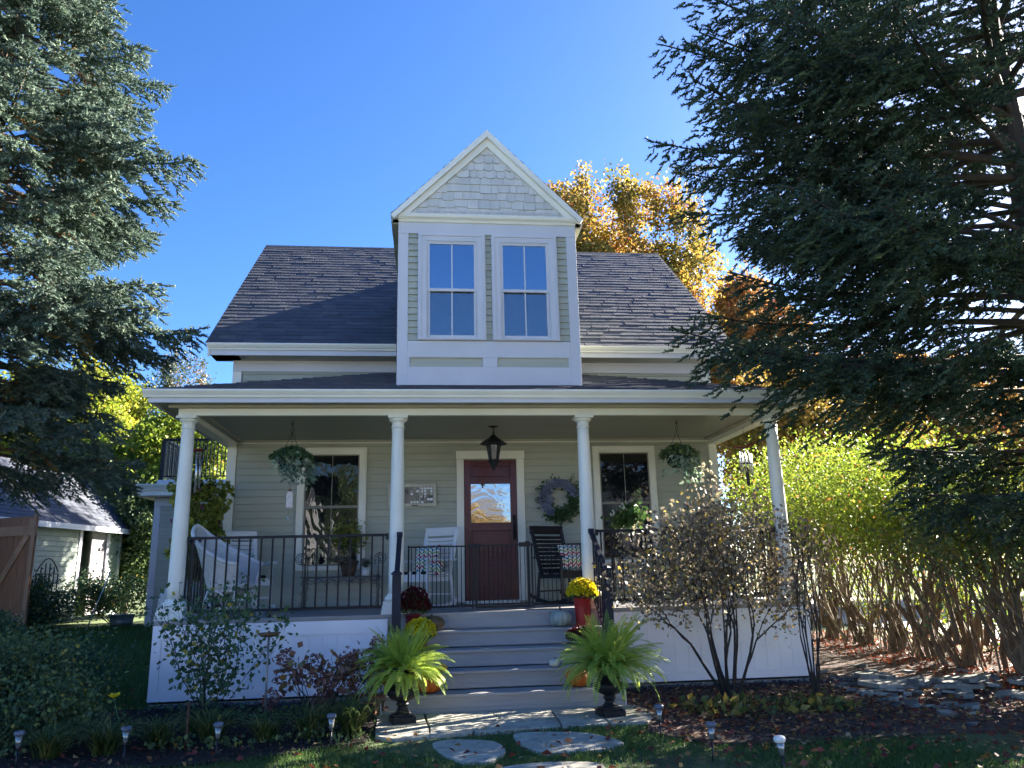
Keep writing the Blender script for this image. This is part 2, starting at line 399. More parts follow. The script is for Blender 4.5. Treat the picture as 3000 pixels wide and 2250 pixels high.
def window(x0, x1, z0, z1, y, cw, zm, m, mg_up, mg_lo, mullion=True, ms=None, cb=None, si=.022, sw=.036):
    """double hung: casing outer x0..x1, z0..z1; meeting rail at zm"""
    y = y - .040; ms = ms or m; cb = cw if cb is None else cb; mw = .009 if ms is m else .006
    mb = MB(); frame(mb, x0, x1, z0, z1, cw, y - 0.028, y + 0.039, wb=cb)
    frame(mb, x0 + cw * .18, x1 - cw * .18, z0 + cb * .18, z1 - cw * .18, cw * .22, y - 0.040, y - 0.0282, wb=cb * .22)
    i0, i1, j0, j1 = x0 + cw, x1 - cw, z0 + cb, z1 - cw
    frame(mb, i0, i1, j0, j1, si, y - 0.018, y + 0.038)
    wn = hp(mb, 'window', m, 0.003)
    a0, a1, b0, b1 = i0 + si, i1 - si, j0 + si, j1 - si
    mb = MB(); frame(mb, a0, a1, zm - .02, b1, sw - .004, y - 0.012, y + 0.015, wb=.04)
    if mullion: mb.box((a0 + a1) / 2 - mw, (a0 + a1) / 2 + mw, y - 0.008, y + 0.008, zm + .02, b1 - sw)
    sub(mb, 'upper_sash', ms, wn)
    mb = MB(); frame(mb, a0 + .002, a1 - .002, b0, zm + .018, sw, y - 0.004, y + 0.028, wb=sw * 1.2)
    if mullion: mb.box((a0 + a1) / 2 - mw, (a0 + a1) / 2 + mw, y + 0.002, y + 0.016, b0 + sw * 1.2, zm - .018)
    # lower sash sits a little behind the upper one's line
    for i in range(len(mb.v)): mb.v[i] = (mb.v[i][0], mb.v[i][1] + 0.009, mb.v[i][2])
    sub(mb, 'lower_sash', ms, wn)
    mb = MB(); mb.box(a0 + sw - .008, a1 - sw + .008, y + .001, y + .006, zm + .018, b1 - sw + .008); sub(mb, 'upper_pane', mg_up, wn)
    mb = MB(); mb.box(a0 + sw - .006, a1 - sw + .006, y + .032, y + .037, b0 + sw, zm - .015); sub(mb, 'lower_pane', mg_lo, wn)
    return wn
# ---- front wall under the porch and above it
LW = (-2.80, -1.765, 0.54, 2.385); RW = (1.785, 2.81, 0.54, 2.385); DO = (-0.38, 0.68, 0.0, 2.315)
mb = MB(); mb.box(-CX + .07, CX - .07, D, D + .16, 0, 3.84)
mb.box(-CX + .07, -CX + .23, D + .161, 8.6, G, 3.84); mb.box(CX - .23, CX - .07, D + .161, 8.6, G, 3.84)
mb.box(-CX + .231, CX - .231, 8.44, 8.6, G, 3.84)
for sx in (-1, 1):   # gable end walls
    x = sx * (CX - .07)
    mb.prism([(x, D, 3.841), (x, 8.6, 3.841), (x, 5.41, 7.02)], (-sx * .16, 0, 0))
wall = hp(mb, 'wall', SAGE)
mb = MB(); clap(mb, -CX + .07, CX - .07, D, 0.02, 2.46, 0.108, [LW, RW, DO], 1); hp(mb, 'clapboards', SAGE)
mb = MB(); clap(mb, -CX + .09, CX - .09, D, 2.95, 3.60, 0.10, (), 2); hp(mb, 'clapboards', SAGE2)
for sx in (-1, 1): mb = MB(); clap_x(mb, D + .02, 8.58, sx * (CX - .07), sx, G + .1, 3.8, 0.105); hp(mb, 'clapboards', SAGE2)
mb = MB(); mb.box(-CX - .07, CX + .07, D - .034, D - .001, 3.60, 3.80); hp(mb, 'frieze_board', WHITE)
mb = MB(); mb.box(-CX + .06, CX - .06, D - .04, D - .001, 2.455, 2.497); hp(mb, 'frieze_board', CREAM)
for sx in (-1, 1):
    mb = MB(); x0, x1 = sorted((sx * (CX - .065), sx * (CX + .07)))
    mb.box(x0, x1, D - .036, D + .08, 0.0, 2.40); mb.box(x0, x1, D - .033, D + .08, 2.70, 3.599); hp(mb, 'corner_board', CREAM if sx < 0 else CREAM, 0.003)
window(*LW[:2], *LW[2:], D, 0.098, 1.475, CREAM, GLASSW, GLASSW, ms=SASH, cb=.055, si=.012, sw=.022)
window(*RW[:2], *RW[2:], D, 0.098, 1.475, CREAM, GLASSD, GLASSD, ms=SASH, cb=.055, si=.012, sw=.022)
# ---- door
mb = MB()
mb.box(-0.38, -0.268, D - .060, D, 0.03, 2.19); mb.box(0.560, 0.68, D - .060, D, 0.03, 2.19)
mb.box(-0.39, 0.69, D - .068, D, 2.191, 2.318); mb.box(-0.268, 0.56, D - .09, D, 0.0, 0.045)
hp(mb, 'door_frame', CREAM, 0.003)
mb = MB(); dx0, dx1, z0, z1 = -0.262, 0.555, 0.05, 2.172; yf = D - .045
st = 0.10
zs = [(z0, z0 + .20), (0.46, 0.52), (0.69, 0.75), (1.08, 1.20), (1.80, 1.88), (2.07, z1)]
mb.box(dx0, dx0 + st, yf, yf + .04, z0, z1); mb.box(dx1 - st, dx1, yf, yf + .04, z0, z1)
for a, b in zs: mb.box(dx0 + st, dx1 - st, yf + .0005, yf + .04, a, b)
panels = [(z0 + .20, .46), (.52, .69), (.75, 1.08), (1.88, 2.07)]
for a, b in panels:
    mb.box(dx0 + st, dx1 - st, yf + .030, yf + .0395, a, b)
    mb.box(dx0 + st + .035, dx1 - st - .035, yf + .008, yf + .0299, a + .035, b - .035)
door = hp(mb, 'front_door', DOORW, 0.003)
mb = MB(); mb.box(dx0 + st + .002, dx1 - st - .002, yf + .014, yf + .03, 1.203, 1.798); sub(mb, 'door_glass', DOORG, door)
mb = MB(); hx = dx1 - .045
mb.box(hx - .028, hx + .028, yf - .012, yf - .0005, 0.92, 1.30); mb.lathe([(.028, 0), (.030, .006), (.02, .012)], (hx, yf - .012, 1.30), 12)
mb.tube([(hx, yf - .012, 1.20), (hx, yf - .055, 1.19), (hx, yf - .06, 1.08), (hx, yf - .05, 0.98), (hx, yf - .012, 0.96)], .012, 8)
mb.cyl((hx, yf - .014, 1.265), (hx, yf - .035, 1.265), .022, .018, 14)
sub(mb, 'door_handle', BLACK, door)
# ---- porch ceiling, beams, eaves
mb = MB(); mb.box(-CX + .062, CX - .062, -0.035, D, 2.50, 2.53); hp(mb, 'porch_ceiling', CEIL)
mb = MB()
mb.box(-CX + .062, CX - .062, 2.13, 2.175, 2.470, 2.4995); mb.box(-CX + .063, -CX + .15, -0.03, 2.129, 2.470, 2.4995); mb.box(CX - .15, CX - .063, -0.03, 2.129, 2.470, 2.4995)
hp(mb, 'ceiling_moulding', SOFF)
mb = MB(); mb.box(-CX - .10, CX + .10, -0.11, -0.036, 2.43, 2.545)
mb.box(-CX - .10, -CX + .060, -0.0355, D - .04, 2.40, 2.545); mb.box(CX - .060, CX + .10, -0.0355, D - .04, 2.40, 2.545)
hp(mb, 'porch_beam', CREAM, 0.004)
EX = 4.19; EY = -0.45
mb = MB(); mb.box(-EX + .05, EX - .05, EY + .05, -0.111, 2.545, 2.56); mb.box(-EX + .05, -CX - .101, -0.11, D + .2, 2.545, 2.56); mb.box(CX + .101, EX - .05, -0.11, D + .2, 2.545, 2.56)
mb.box(-EX + .2, EX - .2, -0.19, -0.1105, 2.515, 2.5448)
hp(mb, 'soffit', SOFF)
mb = MB()
mb.box(-EX + .035, EX - .035, EY + .035, EY + .06, 2.528, 2.60)
mb.box(-EX + .035, -EX + .06, EY + .0605, D + .2, 2.528, 2.60); mb.box(EX - .06, EX - .035, EY + .0605, D + .2, 2.528, 2.60)
hp(mb, 'fascia', WHITE, 0.003)
def gutter(a, b, out, z0, z1, wdt):
    """moulded gutter run from a to b (2D points) whose face bulges towards out (unit 2D)"""
    prof = [(0, z0), (wdt * .35, z0), (wdt * .5, z0 + (z1 - z0) * .3), (wdt * .85, z0 + (z1 - z0) * .62), (wdt, z0 + (z1 - z0) * .80), (wdt, z1), (wdt * .88, z1), (0, z1 - .004)]
    mbl = MB(); P = [(a[0] + out[0] * o, a[1] + out[1] * o, z) for o, z in prof]
    mbl.prism(P, (b[0] - a[0], b[1] - a[1], 0)); return mbl
g1 = gutter((-EX - .02, EY + .034), (EX + .02, EY + .034), (0, -1), 2.585, 2.68, .075)
hp(g1, 'gutter', CREAM, 0.003)
g2 = gutter((-EX + .034, EY + .04), (-EX + .034, D + .2), (-1, 0), 2.585, 2.68, .06)
g3 = gutter((EX - .034, EY + .04), (EX - .034, D + .2), (1, 0), 2.585, 2.68, .06)
hp(g2, 'gutter', CREAM); hp(g3, 'gutter', CREAM)
# porch hip roof
SL = 0.3417; zE = 2.665; ly = D - EY; zT = zE + SL * ly
mb = MB()
P = lambda x, y: (x, y, zE + .005 + SL * min(y - EY, EX - abs(x)))
tx = EX - ly
mb.add([P(-EX, EY), P(EX, EY), P(tx, D), P(-tx, D), (-EX, D, zE), (EX, D, zE), (-EX, EY, zE - .02), (EX, EY, zE - .02), (-EX, D, zE - .02), (EX, D, zE - .02)],
       [(0, 1, 2, 3), (0, 3, 4), (1, 5, 2), (6, 7, 1, 0), (8, 6, 0, 4), (7, 9, 5, 1), (9, 7, 6, 8), (8, 4, 3, 2, 5, 9)])
proof = hp(mb, 'porch_roof', SLATE)
c = 1 / math.sqrt(1 + SL * SL); sl = ly / c
mb = MB()
shingles(mb, (0, EY - .03, zE + .002), (1, 0, 0), (0, c, SL * c), -EX - .03, EX + .03, sl + .02, 0.13, 0.16, 0.34, 0.012, 0.010,
         clips=[(-1, c, EX + .03), (1, c, EX + .03)], jit=0.012)
sub(mb, 'shingles', SLATE, proof)
# ---- deck, skirt, steps
mb = MB()
y = -0.17; 
mb.box(-CX - .17, CX + .17, -0.17, -0.03, -0.030, -0.001)
yy = -0.026
while yy < D - .01:
    y2 = min(yy + .138, D - .002); mb.box(-CX - .17, CX + .17, yy, y2 - .005, -0.028, -0.003 + random.uniform(-.0006, .0006)); yy = y2
mb.box(-CX - .15, CX + .15, -0.15, D - .01, -0.085, -0.031)
mb.box(-CX - .14, -1.2861, -0.14, D - .01, G + .05, -0.0855); mb.box(1.2661, CX + .14, -0.14, D - .01, G + .05, -0.0855); mb.box(-1.2858, 1.2658, -0.13, D - .01, G + .05, -.0855)
hp(mb, 'porch_deck', DECKM)
for (a, b) in ((-CX - .155, -1.29), (1.27, CX + .155)):
    mb = MB(); ys = -0.150
    mb.box(a, b, ys - .012, ys + .008, -0.205, -0.052); mb.box(a, b, ys - .010, ys + .008, G + .075, G + .17)
    mb.box(a, a + .09, ys - .013, ys + .0075, G + .171, -0.206); mb.box(b - .09, b, ys - .013, ys + .0075, G + .171, -0.206)
    n = int((b - a - .18) / .16); wv = (b - a - .18) / n
    for i in range(n): mb.box(a + .09 + i * wv + .003, a + .09 + (i + 1) * wv - .001, ys - .001, ys + .0065, G + .171, -0.206)
    mb.box(a + .09, b - .09, ys + .0066, ys + .0085, G + .171, -0.206)
    s_ = sorted((a, b), key=abs)[1]; sg = 1 if s_ > 0 else -1
    mb.box(*sorted((s_ + sg * .001, s_ + sg * .012)), ys - .012, D, G + .075, -0.052)
    hp(mb, 'porch_skirt', VINYL, 0.002)
    mb = MB(); mb.box(a + .01, b, ys + .01, ys + .09, G - .1, G + .0745); hp(mb, 'footing', CONC)
mb = MB()
SXL, SXR = -1.285, 1.26
mb.box(SXL + .02, SXR - .02, -0.1555, -0.142, -0.19 + .012, -0.031)
mb.box(SXL + .021, SXR - .021, -0.1565, -0.1558, -0.11, -0.095)
for k in range(1, 5):
    yb = -0.16 - .28 * k; zt = -0.19 * k
    mb.box(SXL + .02, SXR - .02, yb + .04, yb + .054, zt - .19 + .012 if k < 4 else G, zt - .031)
mb.box(SXL + .004, SXR - .004, -0.16 - 1.12 + .015, -0.16 - 1.12 + .0395, G, G + .055)
st = hp(mb, 'steps', DECKM)
for k in range(1, 5):
    yb = -0.16 - .28 * k; zt = -0.19 * k; mb = MB()
    mb.box(SXL, SXR, yb + .012, yb + .14, zt - .030, zt); mb.box(SXL, SXR, yb + .145, yb + .318, zt - .030, zt)
    sub(mb, 'tread', DECKM, st, 0.004)
mb = MB(); mb.box(SXL - .03, SXR + .03, -0.172, -0.1705, -0.030, -0.0012); sub(mb, 'nosing', DECKM, st)
for x in (SXL - .018, SXR + .001):
    mb = MB(); pts = [(x, -0.165, -0.06), (x, -0.165, G)]
    pts += [(x, -1.262, G)]
    for k in range(4, 0, -1):
        yb = -0.16 - .28 * k; pts += [(x, yb + .02, -0.19 * k - .033), (x, yb + .28 + .02, -0.19 * k - .033)]
    mb.prism(pts, (.017, 0, 0)); sub(mb, 'stringer', WHITE, st)
# ---- columns
def column(cx, tone=CREAM):
    mb = MB(); prof = []
    for i in range(15):
        t = i / 14; prof.append((0.093 - 0.018 * t ** 1.6, 0.235 + t * 2.075))
    mb.lathe(prof, (cx, 0, 0), 28); c0 = hp(mb, 'porch_column', tone)
    mb = MB()
    mb.lathe([(.118, .150), (.135, .160), (.140, .178), (.135, .196), (.116, .203), (.110, .213), (.104, .22), (.104, .236)], (cx, 0, 0), 28)
    mb.box(cx - .150, cx + .150, -.150, .150, .100, .149); mb.box(cx - .160, cx + .160, -.160, .160, .050, .0995); mb.box(cx - .168, cx + .168, -.168, .168, .0005, .0495)
    sub(mb, 'column_base', tone, c0, 0.004)
    mb = MB()
    mb.lathe([(.074, 2.270), (.085, 2.276), (.088, 2.285), (.085, 2.294), (.077, 2.300), (.077, 2.345), (.088, 2.355), (.108, 2.372), (.112, 2.385), (.112, 2.396)], (cx, 0, 0), 28)
    mb.box(cx - .122, cx + .122, -.122, .10, 2.3965, 2.4295); sub(mb, 'capital', tone, c0, 0.003)
for x in (-CX, -1.205, 1.205, CX): column(x)
# ---- railings
def bal_rail(name, a, b, z0, z1, n, mat, rw=.05, rh=.032, bt=.02, foot=()):
    """railing from a to b (2D), bottom rail z0, top z1, n balusters"""
    ax, ay = a; bx, by = b
    mb = MB(); mb.bar((ax, ay, z1 - rh / 2), (bx, by, z1 - rh / 2), rw, rh)
    d = Vector((bx - ax, by - ay, 0)).normalized() * .03
    for p, s in ((a, 1), (b, -1)): mb.bar((p[0] + s * d.x * .05, p[1] + s * d.y * .05, z1 - .035), (p[0] + s * d.x, p[1] + s * d.y, z1 - .035), rw + .014, .075)
    ro = hp(mb, name, mat, 0.003)
    mb = MB(); mb.bar((ax, ay, z0), (bx, by, z0), .032, .032)
    for t in foot: x, y = ax + (bx - ax) * t, ay + (by - ay) * t; mb.box(x - .016, x + .016, y - .016, y + .016, 0.0005, z0 - .0165)
    sub(mb, 'bottom_rail', mat, ro)
    for i in range(n):
        t = (i + .5) / n; x, y = ax + (bx - ax) * t, ay + (by - ay) * t
        mb = MB(); mb.box(x - bt / 2, x + bt / 2, y - bt / 2, y + bt / 2, z0 + .0165, z1 - rh - .0005); sub(mb, 'baluster', mat, ro)
bal_rail('railing', (-CX + .10, 0), (-1.205 - .10, 0), .085, .955, 18, BLACK, foot=(.42,))
bal_rail('railing', (1.205 + .10, 0), (CX - .10, 0), .085, .955, 18, BLACK, foot=(.5,))
bal_rail('railing', (-CX + .02, .10), (-CX + .02, D - .04), .085, .955, 16, BLACK, foot=(.5,))
bal_rail('railing', (CX - .02, .10), (CX - .02, D - .04), .085, .955, 16, BLACK, foot=(.5,))
for x, yn in ((-1.165, -.86), (1.225, -.86)):
    mb = MB(); mb.bar((x, -.10, .93), (x, yn + .045, .455), .058, .04); mb.box(x - .035, x + .035, -.135, -.075, .905, .965)
    ro = hp(mb, 'stair_handrail', NAVY, .003)
    mb = MB(); mb.box(x - .048, x + .048, yn - .048, yn + .048, -.57 + .001, .455); mb.box(x - .060, x + .060, yn - .060, yn + .060, .456, .478)
    mb.lathe([(.06, 0), (.035, .02), (.01, .03)], (x, yn, .478), 4); sub(mb, 'newel_post', NAVY, ro, .004)
    mb = MB(); mb.bar((x, -.17, .10), (x, yn + .05, -.36), .032, .032); sub(mb, 'bottom_rail', NAVY, ro)
    for i in range(5):
        y = -.2 - i * .125; zt = .93 + (y + .10) * .475 / .715; zb = .10 + (y + .17) * .46 / .64
        mb = MB(); mb.box(x - .01, x + .01, y - .01, y + .01, zb + .018, zt - .022); sub(mb, 'baluster', NAVY, ro)
# ---- main roof
ye, ze, yr, zr, XR = 1.80, 3.955, 5.41, 7.15, 4.165
th = math.atan2(zr - ze, yr - ye); cs, sn = math.cos(th), math.sin(th)
mb = MB(); t = .06
for (y0, sgn) in ((ye, 1), (2 * yr - ye, -1)):
    mb.prism([(-XR, y0, ze), (-XR, yr, zr), (-XR, yr, zr - t / cs), (-XR, y0, ze - t / cs)], (2 * XR, 0, 0))
roof = hp(mb, 'roof', SLATE)
mb = MB()
shingles(mb, (0, ye - .025 * cs, ze - .025 * sn + .002), (1, 0, 0), (0, cs, sn), -XR - .025, XR + .025, (yr - ye) / cs + .02, .145, .22, .36, .007, .006, jit=.006)
mb.prism([(-XR - .02, yr - .14, zr - .115), (-XR - .02, yr, zr + .02), (-XR - .02, yr + .14, zr - .115)], (2 * XR + .04, 0, 0))
sub(mb, 'shingles', SLATE, roof)
mb = MB()
for sx in (-1, 1):
    x0, x1 = sorted((sx * (XR - .03), sx * (XR - .005)))
    for yy0, sg in ((ye + .02, 1), (2 * yr - ye - .02, -1)):
        mb.prism([(x0, yy0, ze - .062), (x0, yr, zr - .085), (x0, yr, zr - .25), (x0, yy0, ze - .225)], (x1 - x0, 0, 0))
hp(mb, 'rake_board', CREAM)
mb = MB(); mb.box(-XR + .031, XR - .031, ye + .07, D + .02, 3.775, 3.79)
for sx in (-1, 1):
    x0, x1 = sorted((sx * (CX - .07), sx * (XR - .031)))
    mb.prism([(x0, ye + .07, 3.775), (x0, ye + .07, 3.80), (x0, yr, 6.98), (x0, yr, 6.95), (x0, D - .02, 3.775)], (x1 - x0, 0, 0))
hp(mb, 'soffit', SOFF)
mb = MB(); mb.box(-XR + .0305, XR - .0305, ye + .040, ye + .0695, 3.768, 3.855); hp(mb, 'fascia', WHITE, .003)
hp(gutter((-XR + .0, ye + .040), (XR, ye + .040), (0, -1), 3.845, 3.945, .075), 'gutter', CREAM, .003)
# ---- dormer
dy = .157; DX0, DX1 = -1.24, 1.25; DC = (DX0 + DX1) / 2
mb = MB()
mb.box(DX0 + .01, DX1 - .01, dy, dy + .12, 2.80, 5.27)
for x in (DX0 + .01, DX1 - .11): mb.box(x, x + .10, dy + .121, 3.4, 2.80, 5.215)
mb.prism([(DX0 + .01, dy, 5.271), (DX1 - .01, dy, 5.271), (DC, dy, 6.50)], (0, .12, 0))
hp(mb, 'dormer_wall', SAGE2)
for a, b in ((DX0 + .13, -.960), (-.046, .051), (.962, DX1 - .13)): mb = MB(); clap(mb, a, b, dy, 3.50, 5.05, .093, (), 3); hp(mb, 'dormer_clapboards', SAGE2)
for x_, sg in ((DX0 + .01, -1), (DX1 - .01, 1)): mb = MB(); clap_x(mb, dy + .03, 3.38, x_, sg, 2.9, 5.2, .095); hp(mb, 'dormer_clapboards', SAGE2)
mb = MB(); yf = dy - .03
mb.box(DX0, DX0 + .14, yf, dy - .0005, 2.885, 5.052); mb.box(DX1 - .14, DX1, yf, dy - .0005, 2.885, 5.052)
mb.box(DX0 - .001, DX1 + .001, yf - .004, dy - .0005, 5.0525, 5.222)
mb.box(DX0 + .1405, DX1 - .1405, yf, dy - .0005, 3.262, 3.497)
mb.box(DX0 + .1405, DX1 - .1405, yf, dy - .0005, 2.885, 3.135)
mb.box(DX0 + .1405, DX0 + .17, yf, dy - .0005, 3.1355, 3.2615); mb.box(DX1 - .17, DX1 - .1405, yf, dy - .0005, 3.1355, 3.2615)
mb.box(DC - .10, DC + .10, yf, dy - .0005, 3.1355, 3.2615)
mb.box(DX0 + .19, DC - .12, yf - .008, yf - .0005, 3.27, 3.285); mb.box(DC + .12, DX1 - .19, yf - .008, yf - .0005, 3.27, 3.285)
mb.box(DX0 + .005, DX0 + .04, yf, dy + .12, 2.80, 2.884); mb.box(DX1 - .04, DX1 - .005, yf, dy + .12, 2.80, 2.884)
hp(mb, 'dormer_trim', WHITE, .003)
window(-.966, -.041, 3.50, 5.05, dy - .003, .118, 4.22, WHITE, GLASSB, GLASSC, cb=.025, si=.014, sw=.030)
window(.046, .967, 3.50, 5.05, dy - .003, .118, 4.22, WHITE, GLASSB, GLASSC, cb=.025, si=.014, sw=.030)
# cornice, gable shingles, rakes, dormer roof
ap = 6.588; ex = 1.335; yq = 0.005
mb = MB()
prof = [(dy - .0345, 5.215), (dy - .055, 5.222), (dy - .07, 5.25), (dy - .105, 5.275), (dy - .115, 5.30), (dy - .115, 5.325), (dy - .001, 5.335)]
mb.prism([(DC - ex + .09, y_, z_) for y_, z_ in prof], (2 * ex - .18, 0, 0)); hp(mb, 'dormer_cornice', CREAM, .002)
mb = MB()
gy_ = dy - .04
mb.prism([(DC - ex + .06, gy_, 5.336), (DC + ex - .06, gy_, 5.336), (DC, gy_, ap - .06)], (0, .039, 0))
def gshape(i, a, b, low, vt):
    if i in (5, 6, 7):
        n = 6; r = (b - a) / 2; q = [(a + (b - a) * (1 - math.cos(math.pi * k / n)) / 2, low + .035 * (1 - math.sin(math.pi * k / n)) - .02) for k in range(n + 1)]
        return q + [(b, vt), (a, vt)]
    if i in (1, 2, 3):
        l2 = low + random.choice((-.022, 0.0)); return [(a, l2), (b, l2), (b, vt), (a, vt)]
    return [(a, low), (b, low), (b, vt), (a, vt)]
k = (ap - 5.25) / ex; nn = math.hypot(1, k)
zb = 5.345
shingles(mb, (DC, gy_ - .001, zb), (1, 0, 0), (0, 0, 1), -ex, ex, 1.12, .118, .10, .19, .019, .004, gap=.009,
         clips=[(k / nn, 1 / nn, (5.25 + k * ex - zb - .12) / nn), (-k / nn, 1 / nn, (5.25 + k * ex - zb - .12) / nn)], shape=gshape)
x = DC - ex + .13
while x < DC + ex - .13:   # saw-tooth trim along the bottom course
    mb.prism([(x, gy_ - .032, zb + .03), (x + .04, gy_ - .032, zb + .03), (x + .02, gy_ - .032, zb - .008)], (0, .012, 0)); x += .041
mb.box(DC - ex + .13, DC + ex - .13, gy_ - .0325, gy_ - .020, zb + .031, zb + .05)
hp(mb, 'gable_shingles', GABSH)
mb = MB()
for sx in (-1, 1):
    P0 = Vector((DC + sx * (ex - .0), 0, 5.25)); P1 = Vector((DC, 0, ap)); dn = Vector((-sx * .0, 0, -.085)); 
    a = [(P0.x + sx * .012, yq, P0.z + .028), (P1.x, yq, P1.z + .052), (P1.x, yq, P1.z - .060), (P0.x + sx * -.03, yq, P0.z - .03)]
    mb.prism(a, (0, .06, 0))
    b = [(P0.x - sx * .03, yq + .0605, P0.z + .0), (P1.x, yq + .0605, P1.z - .03), (P1.x, yq + .0605, P1.z - .19), (P0.x - sx * .16, yq + .0605, P0.z - .0)]
    mb.prism(b, (0, .05, 0))
hp(mb, 'rake_board', CREAM, .002)
mb = MB(); t = .045
yb = yr - .2
for sx in (-1, 1):
    mb.prism([(DC + sx * ex, yq + .112, 5.255), (DC, yq + .112, ap + .005), (DC, yq + .112, ap + .005 + t), (DC + sx * (ex + .015), yq + .112, 5.255 + t - .02)], (0, yb - yq, 0))
droof = hp(mb, 'dormer_roof', SLATE)
mb = MB()
L_ = math.hypot(ex, ap - 5.25)
for sx in (-1, 1):
    Ud = Vector((0, -sx * -1.0, 0)) if sx < 0 else Vector((0, 1, 0))
    Vd = Vector((-sx * ex, 0, ap - 5.25)).normalized()
    U_d = Vector((0, 1, 0)) if sx > 0 else Vector((0, -1, 0))
    O_ = Vector((DC + sx * (ex + .01), 0, 5.255 + t - .02))
    if sx > 0: shingles(mb, O_, U_d, Vd, yq + .002, yb, L_ + .02, .145, .2, .34, .010, .006, jit=.008)
    else: shingles(mb, O_, U_d, Vd, -yb, -(yq + .002), L_ + .02, .145, .2, .34, .010, .006, jit=.008)
sub(mb, 'shingles', SLATE, droof)
mb = MB()
for sx in (-1, 1):   # side eaves of the dormer
    x0, x1 = sorted((DC + sx * (ex - .10), DC + sx * (ex - .01)))
    mb.box(x0, x1, dy + .0, 3.3, 5.205, 5.222); x0, x1 = sorted((DC + sx * (ex - .012), DC + sx * (ex + .006)))
    mb.box(x0, x1, yq + .07, 3.3, 5.200, 5.262)
hp(mb, 'dormer_eave', SOFF)
# ---- rear wing with a roof balcony
mb = MB(); WX0, WX1, WY0, WY1 = -7.78, -CX + .06, 10.8, 12.9; wg = gz(-6, 11) - .1
mb.box(WX0 + .02, WX1, WY0, WY1, wg, 2.50); mb.box(-CX + .08, -CX + 1.2, 8.61, WY1, wg, 2.5)
hp(mb, 'wing_wall', SAGE)
mb = MB(); clap(mb, WX0 + .1, WX1, WY0, wg + .1, 2.3, .105, (), 5); clap_x(mb, 8.62, WY0, -CX + .08, -1, wg + .1, 2.4, .105); hp(mb, 'wing_clapboards', SAGE)
mb = MB(); mb.box(WX0, WX0 + .16, WY0 - .03, WY0 + .1, wg, 2.28); mb.box(WX0, WX1, WY0 - .035, WY0 - .001, 2.281, 2.50); mb.box(WX0 - .01, WX0 + .0195, WY0, WY1, wg, 2.5)
hp(mb, 'corner_board', WHITE)
mb = MB(); mb.box(WX0 - .30, WX1, WY0 - .30, WY1, 2.501, 2.57)
hp(mb, 'wing_soffit', SOFF)
mb = MB(); mb.box(WX0 - .32, WX1, WY0 - .335, WY0 - .301, 2.53, 2.66); mb.box(WX0 - .335, WX0 - .301, WY0 - .335, WY1, 2.53, 2.66)
mb.add(*[(lambda m: (m.v, m.f))(gutter((WX0 - .40, WY0 - .3355), (WX1, WY0 - .3355), (0, -1), 2.661, 2.82, .09))][0])
hp(mb, 'wing_cornice', CREAM)
mb = MB(); mb.box(WX0 - .3, WX1, WY0 - .30, WY1, 2.575, 2.80); mb.box(WX0 - .0, WX1, WY0 + .0, WY1, 2.801, 2.96); hp(mb, 'wing_roof', WHITE)
bal_rail('balcony_railing', (WX0 + .08, WY0 + .1), (WX1, WY0 + .1), 3.06, 4.05, 42, BLACK, rw=.12, rh=.05, bt=.024)
bal_rail('balcony_railing', (WX0 + .08, WY0 + .16), (WX0 + .08, WY0 + 2.2), 3.06, 4.05, 18, BLACK, rw=.12, rh=.05, bt=.024)
mb = MB(); mb.box(WX0 + .03, WX0 + .13, WY0 + .05, WY0 + .15, 2.961, 4.02); hp(mb, 'balcony_post', BLACK)
# ================================================================ FOLIAGE MATERIALS
def leafm(name, stops, trans=0.4, rough=0.5, spec=0.35):
    return pm(name, (0, 0, 0), rough, 0.15, 3, ramp=stops, trans=trans, spec=spec)
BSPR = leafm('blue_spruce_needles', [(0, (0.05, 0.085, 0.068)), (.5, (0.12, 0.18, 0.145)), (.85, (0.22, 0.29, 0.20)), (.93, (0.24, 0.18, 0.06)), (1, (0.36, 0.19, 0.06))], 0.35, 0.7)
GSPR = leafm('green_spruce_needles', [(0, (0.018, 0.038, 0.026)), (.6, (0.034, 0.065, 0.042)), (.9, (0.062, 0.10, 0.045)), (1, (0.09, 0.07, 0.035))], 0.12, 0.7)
MAPL = leafm('gold_maple_leaves', [(0, (0.14, 0.14, 0.03)), (.35, (0.29, 0.23, 0.045)), (.75, (0.44, 0.26, 0.055)), (1, (0.42, 0.13, 0.05))], 0.45)
MAPR = leafm('orange_pink_maple_leaves', [(0, (0.26, 0.19, 0.05)), (.5, (0.46, 0.26, 0.08)), (.85, (0.48, 0.19, 0.08)), (1, (0.46, 0.11, 0.09))], 0.5)
YELG = leafm('yellow_green_leaves', [(0, (0.13, 0.19, 0.02)), (.6, (0.28, 0.32, 0.035)), (1, (0.46, 0.37, 0.05))], 0.5)
LIME = leafm('lime_hedge_leaves', [(0, (0.09, 0.15, 0.02)), (.6, (0.20, 0.27, 0.03)), (.985, (0.34, 0.36, 0.045)), (1, (0.50, 0.22, 0.06))], 0.5)
DGRN = leafm('dark_green_leaves', [(0, (0.055, 0.09, 0.04)), (.7, (0.12, 0.18, 0.068)), (.95, (0.18, 0.24, 0.07)), (1, (0.30, 0.26, 0.05))], 0.3)
MGRN = leafm('mid_green_leaves', [(0, (0.04, 0.095, 0.045)), (.9, (0.09, 0.17, 0.075)), (1, (0.40, 0.34, 0.05))], 0.35)
SMOK = leafm('dusky_olive_leaves', [(0, (0.13, 0.10, 0.085)), (.5, (0.21, 0.175, 0.13)), (.85, (0.29, 0.26, 0.14)), (1, (0.52, 0.38, 0.08))], 0.35)
REDB = leafm('russet_leaves', [(0, (0.17, 0.085, 0.065)), (.5, (0.26, 0.13, 0.09)), (.7, (0.15, 0.17, 0.08)), (1, (0.36, 0.20, 0.05))], 0.35)
